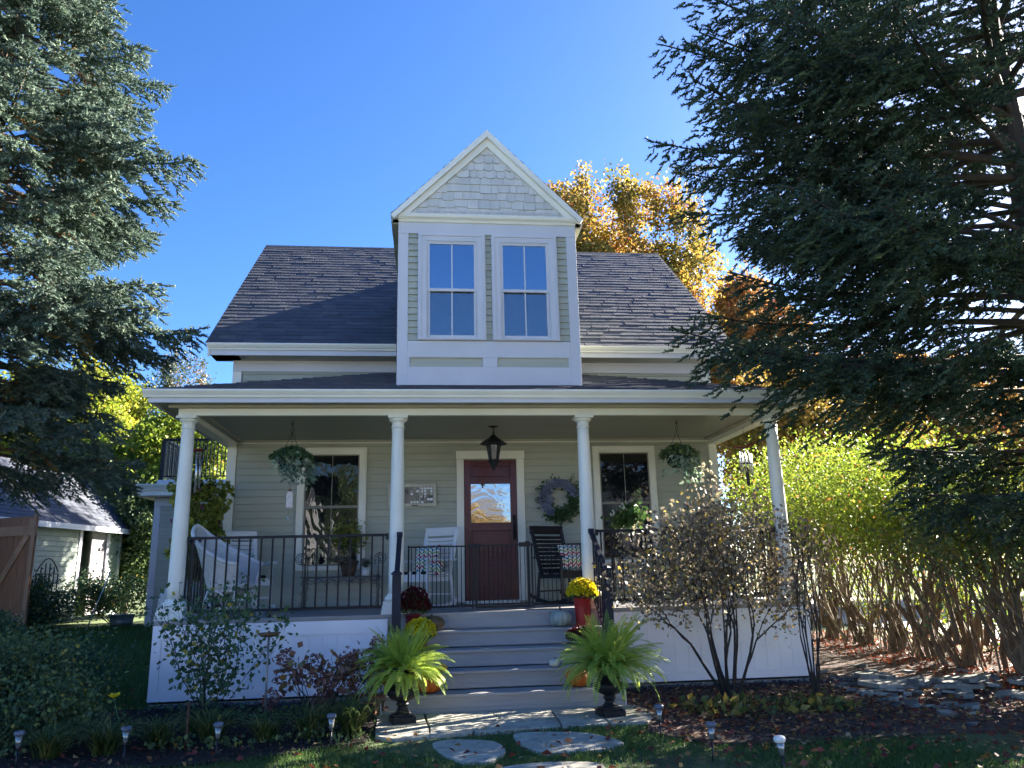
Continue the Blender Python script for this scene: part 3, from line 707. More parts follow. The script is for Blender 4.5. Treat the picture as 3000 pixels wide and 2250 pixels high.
DRYF = leafm('dried_flower_heads', [(0, (0.18, 0.07, 0.07)), (.6, (0.28, 0.12, 0.11)), (1, (0.25, 0.15, 0.09))], 0.3)
FERN = leafm('fern_green', [(0, (0.24, 0.35, 0.055)), (.6, (0.44, 0.58, 0.10)), (1, (0.60, 0.66, 0.17))], 0.5)
BLAD = leafm('strappy_green_blades', [(0, (0.05, 0.085, 0.025)), (.7, (0.09, 0.13, 0.035)), (1, (0.36, 0.30, 0.09))], 0.4)
GRAS = leafm('lawn_grass', [(0, (0.05, 0.105, 0.028)), (.7, (0.10, 0.18, 0.045)), (1, (0.13, 0.17, 0.05))], 0.4)
FALL = leafm('fallen_leaves', [(0, (0.10, 0.03, 0.02)), (.4, (0.22, 0.05, 0.035)), (.6, (0.24, 0.12, 0.05)), (.8, (0.40, 0.24, 0.06)), (1, (0.35, 0.26, 0.17))], 0.3)

# ================================================================ LIMBS
def limbs(mb, p, d, L, r, lev, nsplit, spread, tips, bend=0.25, up=0.1, n=6, shrink=0.72, seg=4):
    """recursive limb: curved tapering tube that forks; collects tip points"""
    pts = [Vector(p)]; q = Vector(p); dd = Vector(d).normalized()
    for i in range(seg):
        dd = (dd + Vector((random.gauss(0, bend), random.gauss(0, bend), random.gauss(0, bend) + up)) * .35).normalized()
        q = q + dd * (L / seg); pts.append(q.copy())
    r1 = r * shrink
    mb.tube(pts, [r + (r1 - r) * i / seg for i in range(seg + 1)], n, cap=False)
    if lev <= 0:
        tips.append((pts[-1], dd.copy())); tips.append((pts[len(pts) // 2], dd.copy())); return
    for k in range(nsplit):
        a = random.uniform(0, 2 * math.pi); o = dd.orthogonal().normalized(); o = Matrix.Rotation(a, 3, dd) @ o
        d2 = (dd + o * spread * random.uniform(.6, 1.2)).normalized()
        st = pts[-1] if k < nsplit - 1 or lev > 2 else pts[-2]
        limbs(mb, st, d2, L * random.uniform(.6, .85), r1 * (.8 if k else .9), lev - 1, nsplit, spread, tips, bend, up, max(3, n - 1), shrink, seg)
def cloud(tips, per, sig, zs=.8):
    P = np.array([tuple(t[0]) for t in tips]); n = len(P)
    w_ = rng.gamma(1.2, 1.0, n); w_ /= w_.sum()
    idx = rng.choice(n, int(per * n), p=w_)
    return P[idx] + rng.normal(size=(len(idx), 3)) * np.array([sig, sig, sig * zs])
def tree(name, label, loc, H, crown_r, leafmat, leaf, per, group=None, trunk_r=.16, trunk_h=.3, bark=BARK, lev=4, seed=1, cat='tree', sig=.35, spread=.6, hs=1.0, twig=True, nsplit=3):
    random.seed(seed); t = thing(name, label, cat, loc, random.uniform(0, 6.28), group)
    mb = MB(); tips = []
    h0 = H * trunk_h; mb.tube([(0, 0, -.1), (0.05, 0, h0 * .5), (0, .05, h0)], [trunk_r * 1.25, trunk_r, trunk_r * .85], 9, cap=False)
    for k in range(5):
        a = k * 1.256 + random.uniform(-.3, .3); el = .75 if k else 2.2
        limbs(mb, (0, .05, h0 * random.uniform(.75, 1)), (math.cos(a), math.sin(a), el), H * .27, trunk_r * .5, lev - 1, nsplit, spread, tips, up=.10)
    P = cloud(tips, per, sig)
    ctr = np.array([0, 0, (P[:, 2].max() + P[:, 2].min()) / 2])
    # fit the crown to the wanted size
    rr = np.percentile(np.hypot(P[:, 0], P[:, 1]), 97); zz = np.percentile(P[:, 2], 99.5)
    kx, kz = crown_r / rr, (H * hs - h0) / (zz - h0)
    P[:, :2] *= kx; hi = P[:, 2] > h0 * 0; P[:, 2] = h0 + (P[:, 2] - h0) * kz
    mb.v = [(x * (kx if z > h0 else 1), y * (kx if z > h0 else 1), (h0 + (z - h0) * kz if z > h0 else z)) for x, y, z in mb.v]
    mb.build('trunk', bark, t)
    nc = 70; cc = rdir(nc) * rng.uniform(.45, .92, (nc, 1)) * [crown_r, crown_r, (H * hs - h0) / 2] + [0, 0, (H * hs + h0) / 2]
    m_ = len(P); cr = rng.uniform(.16, .28, nc) * crown_r; ci = rng.integers(0, nc, m_); Q_ = cc[ci] + rdir(m_, .25) * (cr[ci] * rng.uniform(.55, 1.05, m_))[:, None]
    P = np.concatenate([P[::2], Q_])
    D_ = rdir(len(P), -.3)
    base = (np.sin(P[:, 0] * 1.3 + seed) * np.sin(P[:, 2] * 1.1) * np.sin(P[:, 1] * 1.2 + 2)) * .35 + .45
    leaves('crown', P, D_, leaf, leafmat, t, rnd=np.clip(base + rng.normal(0, .22, len(P)), 0, 1))
    return t

# ================================================================ SPRUCES
def shoot_template(n=14, seed=3):
    r_ = random.Random(seed); V = []; F = []
    def tri(a, b, c): V.extend([a, b, c]); F.append((len(V) - 3, len(V) - 2, len(V) - 1))
    for k in range(3):
        a = k * 2.094; b = (k + 1) * 2.094; q = .14
        tri((math.cos(a) * q, .0, math.sin(a) * q), (math.cos(b) * q, .0, math.sin(b) * q), (0, 1.0, 0))
    for k in range(n):
        a = r_.uniform(0, 6.283); t = .05 + .75 * k / n; L = .30
        o = Vector((math.cos(a), 0, math.sin(a))); s = Vector((-math.sin(a), 0, math.cos(a))) * .05
        p = Vector((0, t, 0)); e = p + o * .25 + Vector((0, L * .8, 0))
        tri(tuple(p - s), tuple(p + s + Vector((0, .10, 0))), tuple(e))
    return np.array(V, float), np.array(F)
SH_V, SH_F = shoot_template()
def spruce(label, loc, H, Rf, z0, mat, seed, nwh, per, shoot, az_keep, droop, dens=1.0, bark=BARK, fade=0.30, zcut=None, trunk_r=.22, extra=()):
    """Rf(z) = branch length at height z; az_keep(a, z) -> relative density for a branch of azimuth a"""
    r_ = np.random.default_rng(seed); t = thing('spruce_tree', label, 'tree', loc)
    mb = MB(); mb.tube([(0, 0, -.2), (.03, 0, H * .3), (0, .03, H * .65), (0, 0, H)], [trunk_r * 1.2, trunk_r, trunk_r * .6, .03], 12)
    P = []; Dd = []; Sz = []; Rn = []
    zs_ = np.linspace(z0, H * .97, nwh)
    for zi in list(zs_) + [None]:
        for k in range(per if zi is not None else len(extra)):
            if zi is None:
                z_s, a, L = extra[k]; a = R(a); zz_ = z_s
            else:
                zz_ = zi; a = 2 * math.pi * (k / per) + r_.uniform(-.5, .5) + zi * 2.4
                keep = az_keep(a, zi)
                if keep <= 0 or r_.random() > keep * 1.2: continue
                L = Rf(zi) * r_.uniform(.74, 1.04); z_s = zi + r_.uniform(-.15, .15)
            if L < .25: continue
            f = min(1.0, (H - zz_) / H); dr = droop * (0.4 + f) ; o = np.array([math.cos(a), math.sin(a), 0]); sd = np.array([-math.sin(a), math.cos(a), 0])
            wob = r_.uniform(-.12, .12)
            def pos(tt): return np.array([0, 0, z_s]) + o * (L * tt) + sd * (wob * L * tt * tt) + np.array([0, 0, L * (0.10 * tt - dr * tt * tt + .16 * tt ** 4)])
            m = 8; mb.tube([tuple(pos(i / m)) for i in range(m + 1)], [max(.005, .009 + .010 * L * (1 - i / m) ** 1.1) for i in range(m + 1)], 5, cap=False)
            nb = max(4, int(L / .062 * dens)); fd = fade + r_.uniform(-.08, .08)
            for j in range(nb):
                tt = fd + (1 - fd) * (j + r_.random()) / nb
                p0 = pos(tt); s_ = 1 if j % 2 else -1
                l2 = min(.95, (.14 + .40 * L * (1 - tt) ** .8 * (.6 + .4 * min(1, (tt - fd) * 5)))) * r_.uniform(.6, 1.1)
                dv = o * .75 + sd * s_ * r_.uniform(.55, .95) + np.array([0, 0, r_.uniform(-1.05, .10)]); dv /= np.linalg.norm(dv)
                if j % 3 == 0: mb.tube([tuple(p0), tuple(p0 + dv * l2 * .5 + np.array([0, 0, -.02 * l2])), tuple(p0 + dv * l2 - np.array([0, 0, .16 * l2]))], [.007, .005, .003], 3, cap=False)
                ns = max(2, int(l2 / .056 * dens)); tv = (np.arange(ns) + r_.random(ns)) / ns
                pp = p0 + dv * l2 * tv[:, None]; pp[:, 2] -= .16 * l2 * tv ** 2
                side = np.cross(dv, [0, 0, 1]); side /= np.linalg.norm(side) + 1e-9
                sg = np.where(np.arange(ns) % 2, 1, -1)[:, None]
                dd = dv * .9 + side * sg * r_.uniform(.35, .9, (ns, 1)) + np.stack([np.zeros(ns), np.zeros(ns), r_.uniform(-.35, .60, ns)], 1)
                P.append(pp); Dd.append(dd); Sz.append(r_.uniform(.75, 1.2, ns) * shoot)
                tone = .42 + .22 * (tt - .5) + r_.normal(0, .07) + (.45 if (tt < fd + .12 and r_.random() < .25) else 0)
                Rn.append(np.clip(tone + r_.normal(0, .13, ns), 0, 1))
                P.append(p0[None] + dv * l2 - np.array([[0, 0, .16 * l2]])); Dd.append(dv[None] + np.array([[0, 0, .15]])); Sz.append(np.array([shoot * 1.15])); Rn.append(np.array([min(1, tone + .1)]))
    mb.build('trunk', bark, t)
    P = np.concatenate(P); Dd = np.concatenate(Dd); Sz = np.concatenate(Sz); Rn = np.concatenate(Rn)
    B = roll(basis(Dd), r_.uniform(0, 6.28, len(P)))
    V, F = inst(SH_V, SH_F, P, B, Sz)
    print('spruce shoots', len(P))
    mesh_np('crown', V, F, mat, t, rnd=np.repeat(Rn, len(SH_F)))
    return t
def az_dist(a, b): return abs((a - b + math.pi) % (2 * math.pi) - math.pi)
# left: blue spruce in front of the house's left side; camera direction from it is about -60 degrees
LS = (-7.9, 2.2, -0.9)
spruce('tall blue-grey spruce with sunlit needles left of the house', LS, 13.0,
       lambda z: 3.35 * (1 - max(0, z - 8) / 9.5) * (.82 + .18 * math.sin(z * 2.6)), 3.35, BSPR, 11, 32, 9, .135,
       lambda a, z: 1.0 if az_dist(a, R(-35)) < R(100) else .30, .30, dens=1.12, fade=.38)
RS = (6.5, -1.9, -0.95)
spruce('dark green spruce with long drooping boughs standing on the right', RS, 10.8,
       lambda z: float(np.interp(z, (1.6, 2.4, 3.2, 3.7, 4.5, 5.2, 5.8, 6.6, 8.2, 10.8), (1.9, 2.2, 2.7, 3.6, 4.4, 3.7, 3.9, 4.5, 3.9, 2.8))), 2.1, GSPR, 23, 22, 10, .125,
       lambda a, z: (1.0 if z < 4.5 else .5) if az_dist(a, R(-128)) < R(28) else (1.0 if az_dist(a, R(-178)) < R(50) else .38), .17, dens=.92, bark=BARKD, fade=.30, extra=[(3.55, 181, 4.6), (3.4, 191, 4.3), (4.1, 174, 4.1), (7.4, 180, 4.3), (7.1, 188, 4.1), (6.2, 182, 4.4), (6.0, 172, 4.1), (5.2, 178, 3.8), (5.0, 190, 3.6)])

# ================================================================ BACKGROUND TREES
tree('maple_tree', 'tall golden maple with a rounded crown directly behind the house roof', (5.6, 17.5, G), 17.4, 4.5, MAPL, .15, 60, None, .28, .22, seed=4, lev=5, sig=.42)
tree('maple_tree', 'orange and pink maple to the right of the golden one, behind the roof end', (12.8, 20, G), 13.4, 3.0, MAPR, .15, 55, None, .22, .22, seed=9, lev=5, sig=.40)
tree('maple_tree', 'lower orange maple seen through the spruce boughs on the right', (17.5, 17, G), 9.5, 4.2, MAPR, .15, 55, None, .2, .2, seed=14, lev=5, sig=.40)
tree('maple_tree', 'gold and green maple behind the lime hedge, left of the orange one', (11.3, 13.0, G), 7.6, 3.2, MAPL, .13, 60, None, .16, .2, seed=17, lev=5, sig=.38)
tree('tree', 'yellow-green tree at the far right behind the spruce trunk', (26, 20, G), 9, 4.6, YELG, .15, 55, None, .2, .2, seed=31, lev=5, sig=.40)
tree('tree', 'sunlit yellow-green tree behind the rear wing, nearest its balcony', (-9.8, 19, -.65), 7.0, 3.6, LIME, .14, 60, None, .2, .2, seed=21, lev=5, sig=.38)
tree('tree', 'yellow-green tree behind the shed roof', (-16.5, 24, -.65), 10.5, 4.6, YELG, .16, 60, None, .2, .2, seed=22, lev=5, sig=.42)
tree('tree', 'dim green tree between the shed and the wing', (-11.9, 18.0, -.65), 5.2, 2.4, DGRN, .13, 60, None, .12, .25, seed=23, lev=5, sig=.32)
tree('tree', 'dim green tree low behind the wing corner', (-10.3, 16.3, -.65), 4.2, 1.9, DGRN, .12, 60, None, .10, .25, seed=24, lev=5, sig=.30)
tree('larch_tree', 'thin far conifer tinged with pink above the porch roof corner', (-12.6, 27, -.65), 12.2, 2.3, leafm('thin_conifer_needles', [(0, (.05, .08, .05)), (.7, (.10, .12, .07)), (1, (.40, .22, .16))], .3), .11, 14, None, .13, .15, seed=25, lev=5, sig=.30, spread=.35)
for i, (x, y, h, r_, m) in enumerate(((-19, -34, 7, 4, MGRN), (-7, -40, 9, 4.5, DGRN), (9, -38, 8, 4, MAPR), (22, -34, 8, 4, YELG), (-32, -28, 9, 4.5, DGRN), (2.5, -36, 5.5, 2.6, MAPL))):
    tree('maple_tree' if m in (MAPL, MAPR) else 'tree', ['green tree across the street, behind the viewpoint to the left', 'large green tree across the street', 'orange maple across the street', 'yellow-green tree at the right across the street', 'dark green tree far left across the street', 'small gold maple directly across the street'][i], (x, y, G), h, r_, m, .22, 22, 'trees across the street', .2, .2, seed=40 + i, lev=4, sig=.6)

# ================================================================ HEDGE of multi-stemmed shrubs on the right
HEDGE = [(6.75, 6.3, 3.9, 1.5, 'at the far end of the row, next to the porch corner'), (6.9, 4.9, 3.9, 1.4, 'second from the far end, just right of the corner column'), (6.70, 3.6, 3.6, 1.3, 'with the darkest thick trunk of the row'),
         (6.75, 2.55, 3.4, 1.25, 'with fluted pale stems beside the dark-trunked one'), (6.72, 1.55, 3.2, 1.2, 'in the middle of the row behind the slate pile'), (6.5, .65, 3.0, 1.1, 'forking low above the red fallen leaves'),
         (6.75, -.25, 2.8, 1.0, 'thin and widely forked with sunlit pavement behind it'), (6.35, -.95, 2.7, 1.1, 'under the lowest spruce boughs with darker leaves'), (7.3, -1.5, 2.7, 1.1, 'nearest the right edge of the picture')]
for i, (x, y, h, r_, lab) in enumerate(HEDGE):
    random.seed(60 + i); t = thing('hedge_shrub', 'old hedge shrub ' + lab, 'shrub', (x, y, G), 0, 'row of old hedge shrubs')
    mb = MB(); tips = []
    for k in range(3): mb.tube([(random.uniform(-.14, .14), random.uniform(-.14, .14), -.1), (random.uniform(-.2, .2), random.uniform(-.2, .2), .3), (random.uniform(-.3, .3), random.uniform(-.3, .3), .75)], [.075, .06, .035], 8, cap=False)
    for k in range(13):
        a = random.uniform(0, 6.28); s_ = random.uniform(.15, .70)
        b_ = random.uniform(.05, .34); limbs(mb, (math.cos(a + .8) * b_, math.sin(a + .8) * b_, random.uniform(-.02, .35)), (math.cos(a) * s_, math.sin(a) * s_, 1.5), h * .33, random.uniform(.010, .040), 2, 2, .45, tips, bend=.34, up=.25, n=6, seg=5)
    for k in range(13):
        a = random.uniform(0, 6.28); s_ = random.uniform(.2, .9)
        b_ = random.uniform(.05, .5); limbs(mb, (math.cos(a + 1.2) * b_, math.sin(a + 1.2) * b_, -.02), (math.cos(a) * s_, math.sin(a) * s_, 1.5), h * .5, random.uniform(.006, .014), 1, 2, .4, tips, bend=.35, up=.2, n=4, seg=5)
    mb.build('stems', BARKT, t)
    T = [q for q in tips]; n_ = 5200 if i < 7 else 6000
    Pt = np.array([tuple(q[0]) for q in T]); Pt = Pt[rng.integers(0, len(Pt), n_)] + rng.normal(size=(n_, 3)) * [.24, .24, .24]
    # shell of the crown: dome above the stems
    m_ = 3400; u = rng.random((m_, 3)); aa = u[:, 0] * 6.283; el = np.arcsin(u[:, 1] ** .8); q = r_ * (.75 + .4 * u[:, 2])
    Q = np.stack([np.cos(aa) * np.cos(el) * q, np.sin(aa) * np.cos(el) * q, h * .52 + np.sin(el) * q * (h * .48 / r_)], 1)
    Q[:, 2] += .25 * np.sin(Q[:, 0] * 4 + i) * np.sin(Q[:, 1] * 5)
    Pt = np.concatenate([Pt, Q]); Pt = Pt[(Pt[:, 2] > (.85 if i < 7 else .3)) | ((rng.random(len(Pt)) < .6) & (Pt[:, 2] > .35))]
    keep = (np.sin(Pt[:, 0] * 5 + i) * np.sin(Pt[:, 1] * 5.3) * np.sin(Pt[:, 2] * 4.1) + rng.normal(0, .22, len(Pt))) > -.10 - .25 * (Pt[:, 2] > h * .6); Pt = Pt[keep]
    leaves('foliage', Pt, rdir(len(Pt), -.3), .058, LIME if i < 6 else (YELG if i == 6 else DGRN), t, rnd=np.clip(rng.normal(.5, .25, len(Pt)), 0, 1))

# ================================================================ SHRUBS AND FLOWER BED
def shrub(name, label, loc, h, r_, n_st, leafmat, leaf, nleaf, bark=BARKD, spread=.5, stem_r=.012, lev=3, zmin=.1, sig=.10, seed=1, cat='shrub', tv=LEAF_V, group=None, nsplit=2, fan=.7, curve=.2, droop=0, fill=1.0):
    random.seed(seed); t = thing(name, label, cat, loc, 0, group); mb = MB(); tips = []
    for k in range(n_st):
        a = random.uniform(0, 6.28); s_ = random.uniform(.1, fan)
        limbs(mb, (math.cos(a) * .06 * r_, math.sin(a) * .06 * r_, -.02), (math.cos(a) * s_, math.sin(a) * s_, 1), h * .42, stem_r * random.uniform(.7, 1.2), lev, nsplit, spread, tips, bend=curve, up=.05, n=6, seg=4)
    P = np.array([tuple(q[0]) for q in tips]); kz = h / np.percentile(P[:, 2], 97); kx = r_ / np.percentile(np.hypot(P[:, 0], P[:, 1]), 95)
    P *= [kx, kx, kz]; mb.v = [(x * kx, y * kx, z * kz) for x, y, z in mb.v]
    mb.build('stems', bark, t)
    n = nleaf; ff = 1 - (1 - fill) * rng.random((n, 1)) ** 1.3; Q = P[rng.integers(0, len(P), n)] * ff + rng.normal(size=(n, 3)) * sig
    Q = Q[Q[:, 2] > zmin]
    leaves('foliage', Q, rdir(len(Q), -.2 - droop), leaf, leafmat, t, tv=tv, rnd=np.clip(rng.normal(.5, .28, len(Q)), 0, 1))
    return t
# big dusky shrub at the right front corner of the porch
sm = shrub('azalea_shrub', 'big dusky olive and bronze shrub in front of the right half of the porch', (2.45, -1.2, G), 2.28, 1.15, 12, SMOK, .052, 5800, BARKD, .5, .026, 5, .42, .080, 5, fan=.95, curve=.34, fill=.62)
rr_ = np.random.default_rng(5); q = rr_.uniform(0, 1, (1500, 3)); aa = q[:, 0] * 6.283; el = np.arcsin(q[:, 1] * 1.75 - .75)
Q = np.stack([np.cos(aa) * np.cos(el) * 1.02 + .05, np.sin(aa) * np.cos(el) * .50, 1.45 + np.sin(el) * .62], 1) * (1, 1, 1) + rr_.normal(size=(1500, 3)) * .10
Q = Q[Q[:, 2] > .8]
leaves('outer_foliage', Q, rdir(len(Q), .0), .05, SMOK, sm, rnd=np.clip(rng.normal(.5, .28, len(Q)), 0, 1))
shrub('bare_shrub', 'nearly bare thin-stemmed shrub at the porch skirt corner', (3.25, -1.55, G), 1.95, .62, 8, SMOK, .055, 150, BARKD, .40, .022, 3, .5, .06, 8, fan=.35, curve=.25)
shrub('young_shrub', 'airy green shrub with small pointed leaves in front of the left skirt', (-3.02, -1.15, G), 1.38, .82, 11, MGRN, .060, 1350, BARKD, .5, .007, 3, .12, .085, 12, fan=.9, fill=.25)
hy = shrub('hydrangea_shrub', 'hydrangea with rust-brown dried flower heads in front of the left skirt', (-1.88, -1.35, G), .62, .66, 10, REDB, .062, 430, BARKD, .5, .007, 2, .1, .07, 15, fan=1.2, tv=BROAD_V)
random.seed(77); PP = []
heads = [(-.02, -.05, .38, .09), (.25, 0, .48, .10), (-.38, .02, .56, .075), (.54, .1, .66, .07), (.36, -.05, .52, .10), (.10, -.1, .30, .09), (-.2, .05, .40, .09), (.62, .05, .40, .09), (-.50, .0, .18, .08), (.30, -.1, .26, .08), (.74, .0, .30, .07), (-.08, .1, .50, .08), (.48, .05, .30, .08), (.0, -.1, .16, .08), (.55, -.1, .52, .07)]
mbh = MB()
for (x, y, z, s_) in heads:
    n = 150; s_ *= 1.1; P_ = rdir(n) * s_ * rng.uniform(.75, 1, (n, 1)) * [1, 1, 1.15] + [x, y, z + .05]; PP.append(P_)
    mbh.tube([(x * .2, y * .2, 0), (x * .7, y * .7, z * .6), (x, y, z)], .004, 4, cap=False)
mbh.build('flower_stalk', BARKD, hy)
PP = np.concatenate(PP); leaves('dried_flower_head', PP, rdir(len(PP)), .028, DRYF, hy, tv=BROAD_V)
# dark ground shrubs at the left
for i, (x, y, h, r_, n, lab, m) in enumerate(((-4.9, -.9, .85, .95, 5200, 'low dark green shrub touching the left end of the porch skirt', DGRN), (-5.9, -1.3, .80, .9, 4600, 'low dark green shrub at the left edge of the picture', DGRN),
        (-4.35, -1.75, .50, .70, 3600, 'small low green shrub in front of the others, beside the yellow lily', DGRN), (-5.3, -2.1, .42, .75, 3000, 'spreading low shrub in the lower left corner', DGRN),
        (-6.4, .4, 1.05, .85, 4200, 'taller leafy shrub below the wooden shed door', DGRN), (-7.6, 2.6, 1.15, 1.1, 4200, 'leafy shrub behind the dark shrubs, under the blue spruce', DGRN), (-5.2, .6, .72, .8, 3600, 'low shrub behind the left porch corner', MGRN),
        (-9.7, 9.2, 1.3, .9, 3000, 'green shrub growing against the shed doorway', MGRN), (-9.3, 13.0, 1.3, 1.5, 4200, 'yellow-flecked shrub between shed and wing', MGRN), (-8.9, 5.9, .8, .8, 2600, 'pale leafy plant low in front of the shed wall', MGRN))):
    shrub('garden_shrub', lab, (x, y, gz(x, y)), h, r_, 14, m, .042 if i < 7 else .07, int(n * 1.3), BARKD, .55, .007, 3, .02, .10, 100 + i, fan=1.0, fill=.35)
def clump(label, x, y, n, h, mat, seed, spread=.9, wd=.011, droopy=1.0):
    r_ = np.random.default_rng(seed); t = thing('daylily_clump', label, 'plant', (x, y, G), 0, 'daylily clumps along the bed'); V = []; F = []; Rn = []
    for i in range(n):
        a = r_.uniform(0, 6.28); L = h * r_.uniform(.6, 1.15); o = np.array([math.cos(a), math.sin(a), 0]) * r_.uniform(.25, spread); sd = np.array([-math.sin(a), math.cos(a), 0]) * wd * r_.uniform(.6, 1.2)
        b = len(V); p0 = np.array([r_.normal(0, .035), r_.normal(0, .035), 0]); m = 6; tone = r_.random()
        for k in range(m + 1):
            tt = k / m; c_ = p0 + o * L * (tt * .5 + .5 * tt * tt) + np.array([0, 0, L * (1.05 * tt - .62 * droopy * tt ** 2.4)])
            wk = sd * (1 - tt ** 2) * 1.0 + 1e-5; V += [c_ - wk, c_ + wk]
        for k in range(m): F.append((b + 2 * k, b + 2 * k + 1, b + 2 * k + 3, b + 2 * k + 2)); Rn.append(tone)
    mesh_np('blades', V, F, mat, t, rnd=Rn); return t
CL = [(-3.92, -2.52, .38, 90, 'first daylily clump from the left edge, behind the leftmost garden light'), (-3.50, -2.50, .42, 95, 'daylily clump under the yellow lily bloom'), (-3.12, -2.30, .36, 85, 'daylily clump between the second and third garden lights'), (-2.72, -2.15, .40, 90, 'tawny daylily clump left of the bird bath pole'),
      (-2.24, -2.22, .32, 80, 'low tawny daylily clump at the foot of the bird bath pole'), (-1.86, -2.18, .42, 95, 'daylily clump with bleached bent stalks below the hydrangea'), (-1.50, -2.20, .46, 110, 'greenest daylily clump, next to the left fern urn'), (-2.95, -1.75, .30, 60, 'small daylily clump beneath the airy green shrub')]
for i, (x, y, h, n, lab) in enumerate(CL): clump(lab, x, y, int(n * 1.5), h * 1.3, BLAD, 200 + i, 1.25, .008)
YEL = pm('yellow_petals', (0.75, 0.55, 0.015), .5, .15, 30, trans=.35)
t = thing('yellow_lily', 'single yellow lily bloom on a leaning stalk in the left bed', 'flower', (-3.44, -2.35, G))
mb = MB(); mb.tube([(0, 0, 0), (-.01, 0, .22), (-.06, -.02, .42)], .004, 5); mb.tube([(-.06, -.02, .42), (.03, -.02, .46)], .003, 4); mb.build('stalk', MGRN, t)
P_ = np.tile([-.07, -.02, .43], (6, 1)); a = np.arange(6) * 1.047; leaves('bloom', P_, np.stack([np.cos(a), np.sin(a) * .7, np.full(6, .7)], 1), .065, YEL, t, tv=BROAD_V, roll_amt=.2)
# hosta and ground leaves round the right shrub
t = thing('hosta_patch', 'yellowing broad-leaved hosta at the foot of the dusky shrub', 'plant', (2.5, -1.75, G))
n = 260; P_ = np.stack([rng.uniform(-.75, .95, n), rng.uniform(-.45, .30, n), rng.uniform(.02, .07, n)], 1); leaves('foliage', P_, rdir(n, .25), .11, leafm('hosta_leaves', [(0, (.05, .09, .03)), (.5, (.12, .15, .04)), (1, (.36, .26, .06))], .35), t, tv=NARROW_V * [1.5, 1, 1])

# ================================================================ GRASS, LEAVES, STONES ON THE GROUND
def in_poly(P, poly):
    x, y = P[:, 0], P[:, 1]; c_ = np.zeros(len(P), bool); n = len(poly); j = n - 1
    for i in range(n):
        xi, yi = poly[i]; xj, yj = poly[j]
        c_ ^= ((yi > y) != (yj > y)) & (x < (xj - xi) * (y - yi) / (yj - yi + 1e-12) + xi); j = i
    return c_
BEDS = [[(-3.95, 0), (-9, 0), (-9, -2.3), (-4.6, -2.9), (-3.4, -3.02), (-2.6, -2.9), (-1.9, -2.72), (-1.36, -2.4), (-1.29, 0)], [(1.27, 0), (1.27, -2.15), (1.12, -2.55), (1.5, -3.05), (2.2, -3.2), (3.6, -3.1), (6, -3.2), (9, -2.4), (9, 0)]]
STONES = [('broad irregular flagstone nearest the steps, on the right side of the path', [(-.09, -2.42), (.2, -2.40), (.60, -2.52), (.84, -3.02), (.60, -3.20), (.11, -3.27), (-.03, -3.01)]),
          ('rounded flagstone left of the broad one, streaked with sun', [(-.80, -2.64), (-.58, -2.54), (-.22, -2.70), (-.17, -3.10), (-.33, -3.44), (-.55, -3.40), (-.72, -3.08)]),
          ('flagstone cut off by the bottom edge of the picture', [(-.34, -3.60), (.08, -3.50), (.52, -3.62), (.36, -4.15), (-.36, -4.10)])]
LAND = [(-1.30, -1.30), (-1.33, -1.85), (-1.28, -2.30), (-1.12, -2.50), (-.62, -2.36), (-.05, -2.31), (.6, -2.26), (1.22, -2.26), (1.40, -1.95), (1.34, -1.30)]
n = 230000; y = -5.2 + 5.0 * rng.random(n) ** 1.25; x = rng.uniform(-6.5, 6.5, n); P_ = np.stack([x, y], 1)
ok = np.ones(n, bool)
for b in BEDS: ok &= ~in_poly(P_, b)
for _, s_ in STONES: ok &= ~in_poly(P_, s_)
ok &= ~in_poly(P_, LAND) & (y < -.3)
thin = (np.sin(x * 1.7) * np.sin(y * 2.3 + 1) + rng.normal(0, .35, n)) > (-.55 + np.clip((x - 1.6) * .45, 0, 1.5)); ok &= thin
P_ = P_[ok]; n = len(P_)
GV = np.array([(-.5, 0, 0), (.5, 0, 0), (.25, 1, .35), (-.1, 1.1, .55)]) 
GV = np.array([(-.09, 0, 0), (.09, 0, 0), (.05, .6, .14), (-.02, 1, .38)]); GF = np.array([(0, 1, 2, 3)])
d_ = rng.normal(size=(n, 3)) * [.42, .42, 0] + [0, 0, 1]
B = roll(basis(d_, np.tile([0, 1.0, 0.01], (n, 1))), rng.uniform(0, 6.28, n))
S = np.stack([rng.uniform(.03, .05, n)] * 1, 1)[:, 0]
V, F = inst(GV, GF, np.stack([P_[:, 0], P_[:, 1], np.full(n, G - .012)], 1), B, S * 1.0 + .008 * np.sin(P_[:, 0] * 3))
gr = mesh_np('grass', V, F, GRAS, rnd=np.clip(rng.normal(.45, .25, n), 0, 1)); props(gr, 'short green lawn grass around the flagstones', 'grass', kind='stuff')
def scatter(name, label, cat, n, fx, fy, size, mat, z=.012, tv=LEAF_V, tilt=.5, zf=None, clipf=None):
    x = fx(n); y = fy(n); P_ = np.stack([x, y, np.array([gz(a, b) for a, b in zip(x, y)]) + z + rng.uniform(0, .03, n)], 1)
    if clipf is not None: P_ = P_[clipf(P_)]
    n = len(P_); d_ = np.stack([rng.normal(size=n), rng.normal(size=n), rng.normal(size=n) * tilt * .5], 1)
    B = basis(d_); B = roll(B, rng.normal(0, tilt, n))
    V, F = inst(tv, LEAF_F, P_, B, size * rng.uniform(.6, 1.3, n)); o = mesh_np(name, V, F, mat, rnd=rng.random(n)); props(o, label, cat, kind='stuff'); return o
scatter('fallen_leaves', 'red and brown fallen leaves over the right-hand bed and soil', 'leaves', 9000, lambda n: rng.uniform(1.3, 8, n), lambda n: -4.6 + 5.2 * rng.random(n), .055, FALL,
        clipf=lambda P: (rng.random(len(P)) < np.clip(1.1 - .5 * np.abs(P[:, 1] + 2.1), .12, 1)))
REDL = leafm('bright_red_fallen_leaves', [(0, (.10, .035, .02)), (.5, (.28, .06, .03)), (.8, (.42, .10, .04)), (1, (.45, .26, .10))], .3)
